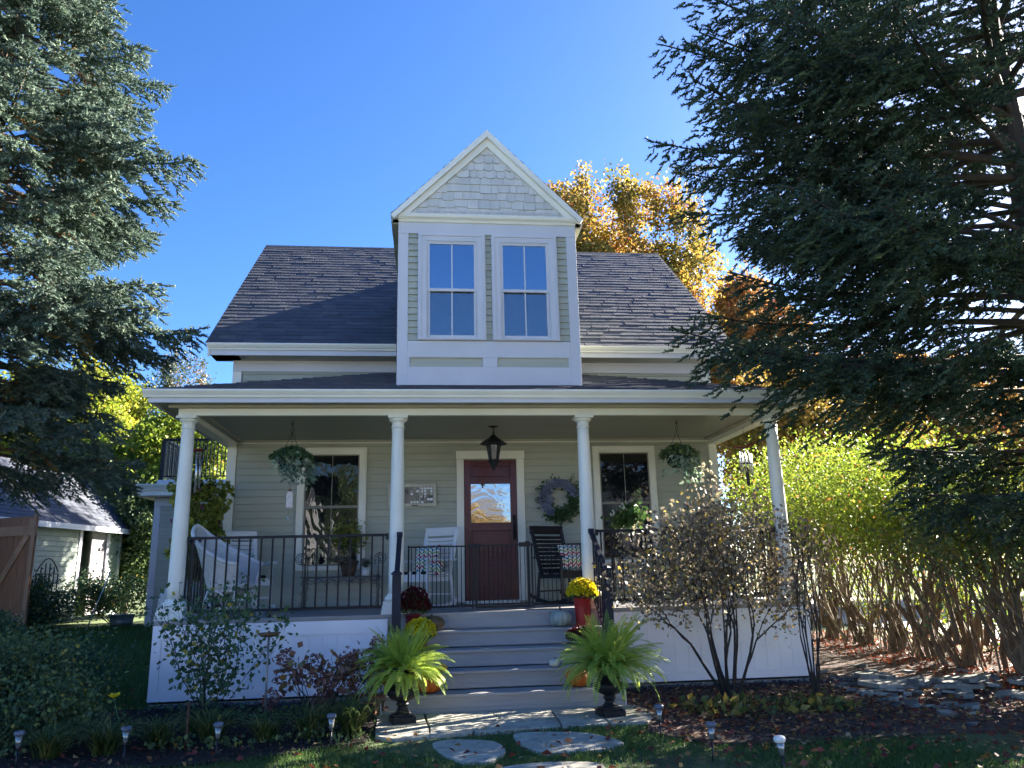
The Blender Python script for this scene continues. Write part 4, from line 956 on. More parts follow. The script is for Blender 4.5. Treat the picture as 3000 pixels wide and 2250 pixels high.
scatter('red_leaf_litter', 'bright red and orange leaf litter under the old hedge', 'leaves', 5200, lambda n: rng.uniform(5.6, 9.4, n), lambda n: rng.uniform(-2.5, 6.5, n), .055, REDL, tilt=.7)
scatter('scattered_leaves', 'a few tan leaves scattered over the lawn', 'leaves', 260, lambda n: rng.uniform(-5, 4, n), lambda n: rng.uniform(-5, -2.2, n), .07, FALL, z=.03)
CHIP = pm('mulch_chips', (0, 0, 0), .9, .3, 20, ramp=[(0, (.018, .011, .009)), (.7, (.045, .026, .02)), (1, (.15, .11, .085))])
scatter('bark_chips', 'dark bark chips covering the flower beds', 'mulch', 26000, lambda n: rng.uniform(-6.3, 7.5, n), lambda n: rng.uniform(-3.25, -.3, n), .035, CHIP, z=.004, tv=NARROW_V, tilt=.6,
        clipf=lambda P: in_poly(P, BEDS[0]) | (in_poly(P, BEDS[1]) & (P[:, 0] + rng.normal(0, .6, len(P)) < 3.4)))
BLUES = pm('blue_black_stone', (0, 0, 0), .55, .3, 30, ramp=[(0, (.012, .014, .024)), (.8, (.035, .04, .062)), (1, (.09, .095, .12))])
mb = MB(); random.seed(5)
for k in range(2600):
    x = random.choice((random.uniform(-3.9, -1.3), random.uniform(1.3, 4.4))); y = -.16 - abs(random.gauss(0, .20)) - .03; s_ = random.uniform(.012, .028)
    c_ = Vector((x, y, G + .014 + random.uniform(0, .035))); q = [c_ + Vector((random.uniform(-1, 1), random.uniform(-1, 1), random.uniform(-.6, .6))) * s_ for _ in range(4)]
    mb.add(q, [(0, 1, 2), (0, 3, 1), (1, 3, 2), (0, 2, 3)])
o = mb.build('stone_chips', BLUES); props(o, 'blue-black stone chips along the foot of the porch skirt', 'stones', kind='stuff')
FLAG = pm('bluestone_flag', (0.40, 0.385, 0.32), .85, .22, 2.5, bump=2.0, bscale=14, dirt=((.20, .20, .17), 4, .52))
def slab(name, label, poly, z0, th_, mat, group=None, cat='flagstone', tilt=(0, 0), sub_n=3, rnd_=True):
    cx = sum(p[0] for p in poly) / len(poly); cy = sum(p[1] for p in poly) / len(poly); L = []
    for i in range(len(poly)):
        a = Vector(poly[i]); b = Vector(poly[(i + 1) % len(poly)])
        for k in range(sub_n): q = a.lerp(b, k / sub_n) + Vector((random.gauss(0, .006), random.gauss(0, .006))); L.append((q.x - cx, q.y - cy))
    # round the corners a little
    if rnd_: L = [((L[i - 1][0] + 2 * L[i][0] + L[(i + 1) % len(L)][0]) / 4, (L[i - 1][1] + 2 * L[i][1] + L[(i + 1) % len(L)][1]) / 4) for i in range(len(L))]
    mb = MB(); n = len(L); hz = lambda x, y: tilt[0] * x + tilt[1] * y
    V = [(x, y, hz(x, y)) for x, y in L] + [(x, y, th_ + hz(x, y) - .004) for x, y in L] + [(x * .985, y * .985, th_ + hz(x, y)) for x, y in L]
    F = [tuple(range(n - 1, -1, -1)), tuple(range(2 * n, 3 * n))] + [(i, (i + 1) % n, n + (i + 1) % n, n + i) for i in range(n)] + [(n + i, n + (i + 1) % n, 2 * n + (i + 1) % n, 2 * n + i) for i in range(n)]
    mb.add(V, F); o = mb.build(name, mat, loc=(cx, cy, z0)); props(o, label, cat, group); return o
for lab, s_ in STONES: slab('flagstone', lab, s_, G - .03, .045, FLAG, 'stepping stones')
# landing at the foot of the steps, laid in pieces
LP = [('flat landing stone under the left fern urn', [(-1.33, -1.32), (-.86, -1.32), (-.80, -2.40), (-1.10, -2.50), (-1.28, -2.30)]), ('landing stone right of the left urn', [(-.845, -1.32), (-.20, -1.32), (-.12, -1.75), (-.42, -2.33), (-.785, -2.39)]),
      ('middle landing stone with a patch of sun', [(-.185, -1.32), (.45, -1.32), (.40, -2.27), (-.40, -2.32), (-.105, -1.75)]), ('landing stone in front of the right urn', [(.465, -1.32), (.90, -1.32), (.86, -2.26), (.415, -2.27)]), ('landing stone at the right end', [(.915, -1.32), (1.36, -1.32), (1.42, -1.9), (1.22, -2.24), (.875, -2.26)])]
for lab, s_ in LP: slab('landing_stone', lab, s_, G - .03, .055, FLAG, 'landing stones at the foot of the steps', rnd_=False)
ROCK = pm('pale_grey_green_rock', (0, 0, 0), .9, .2, 5, bump=1, bscale=20, ramp=[(0, (.09, .09, .09)), (.5, (.17, .18, .155)), (1, (.30, .30, .27))])
random.seed(99)
BIG = [(4.35, -.95, .30, 'long flat slate stone at the left front of the slate heap'), (5.0, -1.35, .28, 'wide slate stone at the front of the slate heap'), (5.55, -.75, .26, 'wide slate stone in the middle of the slate heap'), (6.0, -1.2, .27, 'large slate stone at the right end of the slate heap'), (4.6, -.35, .24, 'large slate stone at the back of the slate heap')]
for x, y, s_, lab in BIG:
    poly = [(x + math.cos(6.283 * i / 6 + random.uniform(-.2, .2)) * s_ * 1.2, y + math.sin(6.283 * i / 6) * s_ * .7) for i in range(6)]
    slab('loose_stone', lab, poly, G + .045, .045, ROCK, 'heap of loose slate', 'stone', (random.gauss(0, .06), random.gauss(0, .06)), 2)
for k in range(120):
    r_ = abs(random.gauss(0, .78)); a = random.uniform(0, 6.28); x = 4.75 + math.cos(a) * r_ * 1.9; y = -1.0 + math.sin(a) * r_ * 1.6
    if x < 3.9: x = 3.9 + (3.9 - x) * .5
    s_ = random.uniform(.06, .19); m = random.randint(5, 7)
    poly = [(x + math.cos(6.283 * i / m + random.uniform(-.3, .3)) * s_ * random.uniform(.8, 1.3), y + math.sin(6.283 * i / m + random.uniform(-.3, .3)) * s_ * random.uniform(.5, .9)) for i in range(m)]
    hgt = max(0, .05 * (1 - r_ / 1.2)) * random.random()
    slab('loose_stone', ('small broken slate at the ' + ('front' if y < -1.5 else 'middle' if y < -.6 else 'back') + ' of the loose heap, ' + ('towards the porch corner' if x < 4.5 else 'at its centre' if x < 5.3 else 'towards the spruce')), poly, G + .0 + hgt, random.uniform(.02, .05), ROCK, 'heap of loose slate', 'stone', (random.gauss(0, .11), random.gauss(-.04, .11)), 1)

for i, (x, y, h, r_, lab) in enumerate(((16.8, -2, 3.2, 1.8, 'yellow-green shrub beyond the driveway, nearest the right edge'), (16.6, 2.2, 2.8, 1.6, 'yellow-green shrub beyond the driveway, seen through the widest gap of the hedge'), (16.9, 6.5, 3.4, 1.8, 'yellow-green shrub beyond the driveway, behind the middle of the hedge'), (17.2, 11, 3.6, 2.0, 'yellow-green shrub beyond the driveway, behind the far end of the hedge'))):
    shrub('roadside_shrub', lab, (x, y, G), h, r_, 12, YELG, .09, 2600, BARK, .5, .02, 3, .1, .22, 400 + i, fan=.9, fill=.2)
n = 60000; x = rng.uniform(-12, -4.0, n); y = rng.uniform(-.2, 11, n); P_ = np.stack([x, y], 1)
d_ = rng.normal(size=(n, 3)) * [.45, .45, 0] + [0, 0, 1]; B = roll(basis(d_, np.tile([0, 1.0, 0.01], (n, 1))), rng.uniform(0, 6.28, n))
V, F = inst(GV, GF, np.stack([x, y, np.array([gz(a, b) for a, b in zip(x, y)]) - .015], 1), B, rng.uniform(.05, .11, n))
o = mesh_np('side_yard_grass', V, F, GRAS, rnd=np.clip(rng.normal(.5, .25, n), 0, 1)); props(o, 'longer green grass of the side yard left of the porch', 'grass', kind='stuff')
n = 5200; x = rng.uniform(-6.0, -1.4, n); y = -.45 - 2.2 * rng.random(n); k_ = (np.sin(x * 3.1) * np.sin(y * 4.2 + x) + rng.normal(0, .3, n)) > .05; x, y = x[k_], y[k_]; n = len(x)
B = roll(basis(rdir(n, .5)), rng.uniform(0, 6.28, n)); V, F = inst(LEAF_V, LEAF_F, np.stack([x, y, G + rng.uniform(.01, .10, n)], 1), B, rng.uniform(.03, .06, n))
o = mesh_np('ground_cover', V, F, DGRN, rnd=rng.random(n)); props(o, 'low dark green ground cover in the left bed', 'ground cover', kind='stuff')
scatter('side_yard_leaves', 'fallen tan and yellow leaves on the side yard and lawn edges', 'leaves', 1500, lambda n: rng.uniform(-9, 4, n), lambda n: rng.uniform(-4.8, 6, n), .06, FALL, z=.03, clipf=lambda P: (P[:, 0] < -3.9) | (P[:, 1] < -2.2))

for i, (x, y) in enumerate(((8.1, 5.4), (8.3, 3.6), (8.0, 2.0), (8.2, .3), (8.4, -1.2))):
    shrub('understory_shrub', ('leafy undergrowth shrub behind the far end of the old hedge', 'leafy undergrowth shrub behind the dark-trunked hedge shrub', 'leafy undergrowth shrub behind the middle of the old hedge', 'thin undergrowth shrub behind the forked hedge shrub', 'undergrowth shrub behind the near end of the old hedge')[i], (x, y, G), 1.9 - .15 * i, .95, 12, LIME if i < 3 else YELG, .062, 1500, BARKT, .5, .010, 3, .15, .14, 500 + i, fan=.8, fill=.25, group='undergrowth behind the old hedge')
# ================================================================ PORCH FURNITURE AND DECORATIONS
STRIPE = None
def stripes(name, cols, scale, zig=0.0, axis=0):
    """woven stripes or chevrons, from object coordinates"""
    m, nt, o = _mat(name); L = nt.links.new; N = nt.nodes.new
    tc = N('ShaderNodeTexCoord'); sp = N('ShaderNodeSeparateXYZ'); L(tc.outputs['Object'], sp.inputs[0])
    a = sp.outputs[axis]; b_ = sp.outputs[2 if axis != 2 else 0]
    if zig:
        pp = N('ShaderNodeMath'); pp.operation = 'PINGPONG'; L(b_, pp.inputs[0]); pp.inputs[1].default_value = zig
        s = N('ShaderNodeMath'); s.operation = 'ADD'; L(a, s.inputs[0]); L(pp.outputs[0], s.inputs[1]); a = s.outputs[0]
    mu = N('ShaderNodeMath'); mu.operation = 'MULTIPLY'; L(a, mu.inputs[0]); mu.inputs[1].default_value = scale
    fr = N('ShaderNodeMath'); fr.operation = 'FRACT'; L(mu.outputs[0], fr.inputs[0])
    rp = N('ShaderNodeValToRGB'); rp.color_ramp.interpolation = 'CONSTANT'; e = rp.color_ramp.elements
    while len(e) < len(cols): e.new(.5)
    for i, c_ in enumerate(cols): e[i].position = i / len(cols); e[i].color = (*c_, 1)
    L(fr.outputs[0], rp.inputs[0]); b = N('ShaderNodeBsdfPrincipled'); b.inputs['Roughness'].default_value = .85; b.inputs['Specular IOR Level'].default_value = .2
    L(rp.outputs[0], b.inputs['Base Color'])
    nz = N('ShaderNodeTexNoise'); nz.inputs['Scale'].default_value = 400; bp = N('ShaderNodeBump'); bp.inputs['Strength'].default_value = .3; bp.inputs['Distance'].default_value = .002
    L(nz.outputs[0], bp.inputs['Height']); L(bp.outputs[0], b.inputs['Normal']); L(b.outputs[0], o.inputs[0]); return m
W_ = (.72, .72, .70)
BWST = stripes('black_white_stripe_cloth', [(.01, .01, .015), W_], 6.5)
CHEV = stripes('multicolour_chevron_cloth', [W_, (.40, .03, .06), W_, (.28, .36, .10), W_, (.08, .24, .30)], 6.5, .045, 2)
CHEVT = stripes('teal_chevron_cloth', [W_, (.06, .22, .26), W_, (.16, .38, .36)], 9, .045, 2)
def rocker(label, loc, rz, mat):
    """slat-back porch rocker facing -y"""
    t = thing('rocking_chair', label, 'rocking chair', loc, rz, 'porch rocking chairs')
    w = .27; mb = MB()
    for i in range(6): y = -.24 + i * .088; mb.box(-w + .01, w - .01, y, y + .078, .415 + .012 * abs(i - 2.5) ** 1.2 * .5, .433 + .012 * abs(i - 2.5) ** 1.2 * .5)
    mb.box(-w, w, -.265, -.243, .355, .432); mb.box(-w, -w + .022, -.242, .28, .355, .414); mb.box(w - .022, w, -.242, .28, .355, .414)
    mb.build('seat', mat, t, bevel=.003)
    bk = lambda z: .27 + (z - .40) * .30      # leaning back
    mb = MB()
    for s in (-1, 1): mb.bar((s * (w - .02), bk(.36), .36), (s * (w + .0), bk(1.10), 1.10), .055, .028, (0, 1, .3))
    for i in range(9):
        z = .47 + i * .058; cvy = .012
        for a, b, o1, o2 in ((-w + .03, -.08, 0, cvy), (-.08, .08, cvy, cvy), (.08, w - .03, cvy, 0)): mb.bar((a, bk(z) + o1, z), (b, bk(z) + o2, z), .012, .044, (0, -.3, 1))
    mb.bar((-w - .02, bk(1.055), 1.045), (w + .02, bk(1.055), 1.045), .026, .12, (0, -.3, 1))
    mb.build('backrest', mat, t, bevel=.003)
    for s in (-1, 1):
        mb = MB(); x = s * (w + .035)
        P_ = [(x, -.30, .648), (x, -.24, .655), (x, -.05, .638), (x, .15, .632), (x, .34, .645)]
        for a, b in zip(P_[:-1], P_[1:]): mb.bar(a, (b[0], b[1] + .001, b[2]), .085, .022)
        mb.build('armrest', mat, t, bevel=.003)
        mb = MB(); x = s * (w + .02); m = 10
        Pr = [(x, -.40 + .95 * i / m, .030 + .20 * (abs(i / m - .42)) ** 2 * 1.8) for i in range(m + 1)]
        for a, b in zip(Pr[:-1], Pr[1:]): mb.bar(a, b, .026, .045)
        mb.build('rocker', mat, t)
        mb = MB(); x = s * (w + .02)
        mb.lathe([(.017, .045), (.020, .10), (.014, .13), (.023, .20), (.019, .30), (.024, .40), (.018, .46), (.022, .55), (.015, .60), (.020, .637)], (x, -.245, 0), 10); mb.build('leg', mat, t)
        mb = MB(); mb.bar((x, .34, .03), (s * (w - .005), .30, .44), .03, .036); mb.build('leg', mat, t)
    mb = MB(); mb.bar((-w - .01, -.245, .20), (w + .01, -.245, .20), .022, .022); mb.build('stretcher', mat, t); mb = MB(); mb.bar((-w - .01, .33, .18), (w + .01, .33, .18), .022, .022); mb.build('stretcher', mat, t)
    return t
def pillow(label, loc, rz, tilt, mat, s=.20, grp=None, spin=0):
    n = 14; V = []; F = []
    for sd in (1, -1):
        b = len(V)
        for i in range(n + 1):
            for j in range(n + 1):
                u = i / n * 2 - 1; v = j / n * 2 - 1; h = .075 * ((1 - u ** 4) * (1 - v ** 4)) ** .6; pin = 1 - .07 * (u * u + v * v - 2 * u * u * v * v)
                V.append((u * s * pin, sd * -h, v * s * pin))
        for i in range(n):
            for j in range(n):
                a = b + i * (n + 1) + j; q = (a, a + 1, a + n + 2, a + n + 1); F.append(q if sd < 0 else q[::-1])
    o = mesh_np('pillow', V, F, mat, smooth=True, loc=loc); o.rotation_euler = (tilt, spin, rz); props(o, label, 'pillow', grp); return o
def cushion(label, loc, rz):
    mb = MB(); n = 10; V = []; 
    mb.box(-.235, .235, -.22, .22, 0, .055); o = mb.build('seat_cushion', BWST, loc=loc, bevel=.022); o.rotation_euler = (0, 0, rz); props(o, label, 'cushion', 'striped seat cushions'); return o
BLKP = pm('black_furniture_paint', (.012, .013, .017), .4, .1, 4)
rocker('white slat-back rocking chair behind the wicker chair, at the left of the porch', (-3.28, 1.15, 0), R(30), PLAST)
cushion('black and white striped cushion on the leftmost rocking chair', (-3.28, 1.15, .437), R(30))
pillow('teal and white chevron pillow leaning in the leftmost rocking chair', (-3.36, 1.31, .62), R(30), -.28, CHEVT, .19, 'chevron pillows')
rocker('white slat-back rocking chair turned towards the left, just left of the front door', (-.90, 1.15, 0), R(-38), PLAST)
cushion('black and white striped cushion on the white rocking chair by the door', (-.90, 1.15, .437), R(-38))
pillow('red, green and teal chevron pillow in the white rocking chair by the door', (-.84, 1.26, .66), R(-38), -.32, CHEV, .20, 'chevron pillows')
pillow('smaller chevron pillow lying lower in the white rocking chair by the door', (-.74, 1.10, .56), R(-30), -.55, CHEV, .14, 'chevron pillows')
rocker('black slat-back rocking chair right of the front door, below the wreath', (1.14, 1.22, 0), R(28), BLKP)
pillow('chevron pillow propped upright in the black rocking chair', (1.20, 1.20, .65), R(28), -.34, CHEV, .20, 'chevron pillows')
# wicker chair
t = thing('wicker_chair', 'white wicker barrel chair with a high rounded back, seen from its side', 'chair', (-3.30, .60, 0), R(-22))
WICK = pm('white_wicker', (.66, .66, .67), .6, .12, 60, bump=2.5, bscale=90, stretch=(1, 1, .25), dirt=((.40, .39, .36), 20, .6))
V = []; F = []; n = 40; m = 8
def rim(a):     # a = 0 at the back, +-pi at the front
    q = min(1, abs(a) / 2.3); return 1.13 - .50 * ss(0, 1, q ** .8)
def wp(a, tt):
    zt = rim(a); z = .30 + (zt - .30) * tt; rad = .26 + .08 * tt; lean = -.20 * tt * (1 if abs(a) < 1.4 else 1.4 / abs(a)) * max(0, math.cos(a))
    return (-math.cos(a) * rad * 1.08 + lean, math.sin(a) * rad, z)
AA = [(-2.35 + 4.7 * i / n) for i in range(n + 1)]
for a in AA:
    for j in range(m + 1): V.append(wp(a, j / m))
nb = len(V)
for a in AA:
    for j in range(m + 1): x, y_, z = wp(a, j / m); V.append((x * .95, y_ * .95, z - .001))
for i in range(n):
    for j in range(m):
        q = i * (m + 1) + j; F.append((q, q + m + 1, q + m + 2, q + 1)); F.append((nb + q + 1, nb + q + m + 2, nb + q + m + 1, nb + q))
mesh_np('shell', V, F, WICK, t, smooth=True)
mb = MB(); mb.tube([wp(a, 1.01) for a in AA], .028, 8); mb.tube([wp(a, .88) for a in AA], .008, 6); mb.tube([wp(AA[0], k / 5) for k in range(6)], .016, 6); mb.tube([wp(AA[-1], k / 5) for k in range(6)], .016, 6); mb.build('rim', PLAST, t)
mb = MB(); mb.lathe([(.27, .33), (.30, .36), (.29, .40), (.05, .41)], (0, 0, 0), 24); mb.build('seat', WICK, t)
for sx, sy_2 in ((-1, -1), (-1, 1), (1, -1), (1, 1)):
    mb = MB(); mb.tube([(sx * .19, sy_2 * .19, .34), (sx * .22, sy_2 * .22, .15), (sx * .25, sy_2 * .24, .0)], .017, 8); mb.build('leg', PLAST, t)
for a0 in range(4):
    b0 = math.pi / 4 + a0 * math.pi / 2; mb = MB(); P_ = []
    for k in range(9): q = k / 8; aa_ = b0 + q * math.pi / 2; P_.append((math.cos(aa_) * .30, math.sin(aa_) * .30, .05 + .26 * math.sin(q * math.pi)))
    mb.tube(P_, .012, 6); mb.build('leg_brace', PLAST, t)
# wrought iron bench with plants under the left window
IRON = pm('grey_brown_iron', (.09, .085, .08), .6, .3, 12, bump=.5, bscale=60)
t = thing('iron_bench', 'wrought iron plant bench with branch-like legs and curled arms under the left window', 'bench', (-2.06, 1.86, 0))
random.seed(3)
mb = MB()
for y in (-.16, .0, .16): mb.tube([(-.54, y, .44), (.54, y, .44)], .008, 6)
for k in range(26):
    x = -.54 + k * .0415; mb.tube([(x, -.16, .44 + random.uniform(-.006, .006)), (x + random.uniform(-.05, .05), 0, .448), (x + random.uniform(-.05, .05), .16, .44)], .005, 5)
P_ = [(-.52 + 1.04 * k / 20, -.17, .40 + .025 * math.sin(k * 1.9)) for k in range(21)]; mb.tube(P_, .008, 5); mb.tube([(x, y, z - .035 + .02 * math.cos(i * 2.4)) for i, (x, y, z) in enumerate(P_)], .006, 5)
mb.build('seat', IRON, t)
for sx in (-1, 1):
    for sy_2 in (-1, 1):
        mb = MB(); x = sx * .52; y = sy_2 * .16; P_ = [(x + random.uniform(-.012, .012), y, .44 * (1 - k / 6)) for k in range(7)]; mb.tube(P_, .010, 6); mb.tube([(p[0] + .035 * (-1) ** k, p[1], p[2]) for k, p in enumerate(P_)], .005, 5); mb.build('leg', IRON, t)
    mb = MB(); x = sx * .53; mb.tube([(x, -.16, .44), (x, -.17, .62), (x + sx * .03, -.16, .70)], .009, 6)
    for q0 in (.075, .045): mb.tube([(x + sx * (.03 + q0 * math.cos(a)), -.16, .70 + q0 * math.sin(a)) for a in np.linspace(math.pi, -math.pi * .6, 14)], .007, 5)
    mb.tube([(x + sx * .03, -.16, .775), (x, .0, .78), (x - sx * .02, .15, .72), (x - sx * .02, .16, .44)], .008, 6); mb.build('armrest', IRON, t)
POTB = pm('mottled_brown_pot', (.09, .055, .035), .7, .5, 25, bump=1.5, bscale=60, dirt=((.19, .13, .08), 22, .55))
def pot(name, label, loc, r0, r1, h, mat, group=None, cat='flower pot', lip=.012):
    mb = MB(); mb.lathe([(r0, 0), (r0 + (r1 - r0) * .5, h * .5), (r1, h * .9), (r1 + lip, h * .905), (r1 + lip, h), (r1 - .012, h), (r1 - .02, h - .03), (.01, h - .035)], (0, 0, 0), 28)
    o = mb.build(name, mat, loc=loc); props(o, label, cat, group); return o
pot('flower_pot', 'large mottled brown pot on the iron bench under the left window', (-1.96, 1.80, .450), .085, .135, .215, POTB)
def bushy(name, label, loc, n_st, h, r_, mat, leaf, n, stemmat=MGRN, tv=LEAF_V, seed=1, up=.5, cat='plant', group=None, dome=True, zoff=0.0):
    r2 = np.random.default_rng(seed); t = thing(name, label, cat, loc, 0, group); mb = MB(); T = []
    for k in range(n_st):
        a = r2.uniform(0, 6.28); q = r2.uniform(.2, 1) * r_; hh = h * r2.uniform(.6, 1.0) * (1 - .3 * (q / r_) ** 2)
        P_ = [(0, 0, 0), (math.cos(a) * q * .35, math.sin(a) * q * .35, hh * .6), (math.cos(a) * q, math.sin(a) * q, hh)]; mb.tube(P_, .003, 4, cap=False); T += [P_[2], tuple((np.array(P_[1]) + np.array(P_[2])) / 2)]
    mb.build('stems', stemmat, t); T = np.array(T); Q = T[r2.integers(0, len(T), n)] + r2.normal(size=(n, 3)) * [.16 * r_, .16 * r_, .12 * h]
    leaves('foliage', Q, rdir(n, up * .3 - .1), leaf, mat, t, tv=tv, rnd=np.clip(r2.normal(.5, .25, n), 0, 1)); return t
YPL = leafm('pale_yellow_green_leaves', [(0, (.14, .17, .04)), (.7, (.30, .30, .07)), (1, (.42, .36, .12))], .4)
bushy('potted_plant', 'tall yellowing plant with drooping stems in the large brown pot', (-1.96, 1.80, .66), 34, .55, .27, YPL, .06, 420, MGRN, seed=4)
bushy('trailing_plant', 'brownish trailing plant spilling over the left side of the brown pot', (-2.10, 1.74, .62), 20, .12, .20, SMOK, .03, 420, BARKD, seed=5)
pot('flower_pot', 'small white pot at the right end of the iron bench', (-1.72, 1.80, .450), .055, .068, .115, PLAST, lip=.004)
bushy('potted_plant', 'little grey-leaved plant in the small white pot', (-1.72, 1.80, .55), 14, .13, .12, leafm('greyish_leaves', [(0, (.07, .09, .07)), (1, (.22, .24, .20))], .3), .045, 120, BARKD, seed=6)
# hanging baskets
PETW = pm('cream_petals', (.72, .66, .50), .6, .08, 20, trans=.35); PETM = pm('magenta_petals', (.36, .01, .16), .6, .15, 20, trans=.3)
VAR = leafm('variegated_leaves', [(0, (.10, .17, .11)), (.4, (.20, .30, .20)), (1, (.50, .58, .45))], .3)
def basket(label, loc, ztop, seed, chains=3, hoops=False, vlen=.45, side=-.15):
    """thing origin at the basket's rim"""
    r2 = np.random.default_rng(seed); t = thing('hanging_basket', label, 'hanging basket', loc, .4, 'hanging baskets under the porch ceiling')
    mb = MB(); mb.lathe([(.02, -.17), (.10, -.16), (.16, -.10), (.185, 0), (.178, 0), (.15, -.09), (.02, -.14)], (0, 0, 0), 24); mb.build('bowl', pm('dark_basket_bowl', (.012, .012, .014), .4, .2, 30), t)
    hz = ztop - loc[2]; mb = MB(); top = hz - .16
    for k in range(chains): a = k * 2.094 + .3; mb.tube([(math.cos(a) * .18, math.sin(a) * .18, 0), (0, 0, top)], .0035, 5)
    mb.tube([(math.sin(q) * .022, 0, top + .03 + .03 * math.cos(q)) for q in np.linspace(0, 5.4, 12)], .004, 6); mb.tube([(0, 0, top + .055), (.002, 0, hz - .03)], .004, 6); mb.tube([(math.sin(q) * .018, 0, hz - .04 + .02 * math.cos(q)) for q in np.linspace(0, 6.28, 12)], .004, 6); mb.tube([(0, 0, hz - .02), (0, 0, hz)], .004, 6); mb.build('chain', BLACK, t)
    n = 1500; a = r2.uniform(0, 6.28, n); q = r2.uniform(0, 1, n) ** .5 * .27; Q = np.stack([np.cos(a) * q, np.sin(a) * q, .10 * (1 - (q / .27) ** 2) * r2.uniform(.2, 1.4, n) + .02 - .25 * np.maximum(0, q - .19)], 1)
    leaves('foliage', Q, rdir(n, .4), .048, DGRN if seed == 2 else MGRN, t, rnd=np.clip(r2.normal(.45, .25, n), 0, .97))
    V0 = []; Dv = []
    for k in range(34):
        a = r2.normal(side, .9) - 1.2; L = vlen * r2.uniform(.35, 1.0)
        for j in range(int(L / .028)):
            s_ = j * .028; V0.append((math.cos(a) * (.20 + .05 * math.sin(s_ * 4)), math.sin(a) * (.20 + .05 * math.sin(s_ * 4)), .03 - s_ + .02 * r2.normal())); Dv.append((math.cos(a) * .7 + r2.normal() * .5, math.sin(a) * .7 + r2.normal() * .5, -.5))
    leaves('trailing_leaves', np.array(V0) + r2.normal(size=(len(V0), 3)) * .018, np.array(Dv), .085, VAR, t, tv=NARROW_V * [1.3, 1, 1]); return t
basket('hanging basket of small purple-flecked leaves and striped trailing leaves in front of the left window', (-2.63, .6, 1.98), 2.50, 1, vlen=.42)
b2 = basket('hanging basket with cream begonias spilling to the right, at the right of the porch', (2.68, .6, 1.98), 2.50, 2, vlen=.42)
def blooms(name, pts, size, mat, parent=None, petals=7, layers=2, loc=None):
    PP = []; DD = []; SS = []
    for (x, y, z) in pts:
        f = Vector((random.gauss(0, .35), -1, random.gauss(.2, .35))).normalized(); u = f.orthogonal().normalized(); v = f.cross(u)
        for l in range(layers):
            for k in range(petals):
                a = 6.283 * k / petals + l * .4; d_ = (u * math.cos(a) + v * math.sin(a)) * (1 - .35 * l) + f * (.35 + .5 * l); PP.append((x, y, z)); DD.append(tuple(d_)); SS.append(size * (1 - .2 * l) * random.uniform(.8, 1.15))
    n = len(PP); B = basis(np.array(DD)); V, F = inst(BROAD_V, LEAF_F, np.array(PP), B, np.array(SS)); return mesh_np(name, V, F, mat, parent, rnd=rng.random(n), loc=loc)
random.seed(21)
blooms('begonia_flowers', [(random.gauss(.16, .13), random.uniform(-.30, -.12), random.gauss(-.20, .06)) for _ in range(15)] + [(.08, -.2, .02), (.36, -.25, -.36), (.42, -.22, -.38), (.38, -.28, -.33), (.02, -.24, -.2), (.45, -.2, -.30)], .040, PETW, b2)
blooms('small_purple_flowers', [(random.uniform(-.25, .2), random.uniform(-.28, -.1), random.uniform(-.02, .12)) for _ in range(14)], .010, pm('lilac_petals', (.35, .28, .45), .6, .1, 20, trans=.3), COL.objects['hanging_basket'], 5, 1)
# big trailing plant at the left end of the porch
t = thing('hanging_plant', 'long curtain of lime sweet-potato vine with magenta petunias hanging by the left house corner', 'hanging plant', (-3.98, 1.45, 1.75))
mb = MB(); mb.lathe([(.02, -.20), (.12, -.17), (.19, 0), (.18, 0), (.02, -.16)], (0, 0, 0), 20); mb.build('bowl', BLKP, t)
mb = MB(); mb.tube([(-.05, .02, .0), (0, 0, .50), (0, 0, .63)], .005, 6); mb.tube([(math.sin(q) * .03, 0, .58 + .03 * math.cos(q)) for q in np.linspace(0, 6.28, 14)], .005, 6)
for a in (0, 2.1, 4.2): mb.tube([(math.cos(a) * .19, math.sin(a) * .19, 0), (0, 0, .55)], .004, 5)
mb.build('hook_and_wires', BLACK, t)
r2 = np.random.default_rng(8); n = 3000; a = r2.uniform(0, 6.28, n); z = .12 - 1.38 * r2.random(n) ** .8; q = (.29 + .10 * np.sin(z * 4 + a * 2)) * r2.uniform(.6, 1.15, n) * (1.05 - .35 * (z < -.95)); Q = np.stack([np.cos(a) * q, np.sin(a) * q * .8, z], 1)
leaves('foliage', Q, np.stack([np.cos(a) * .6, np.sin(a) * .6 - .3, np.full(n, -.7)], 1) + r2.normal(size=(n, 3)) * .3, .075, leafm('lime_vine_leaves', [(0, (.12, .16, .03)), (.6, (.24, .28, .05)), (1, (.40, .42, .08))], .4), t, tv=BROAD_V, rnd=np.clip(r2.normal(.5, .25, n), 0, 1))
blooms('petunia_flowers', [(.0, -.30, -.30), (-.10, -.30, -.36), (.10, -.32, -.34), (.30, -.15, -.55), (-.36, -.1, -.5), (.05, -.3, -.1), (.32, -.1, -.60), (-.2, -.3, -.62)], .030, PETM, t, 5, 1)
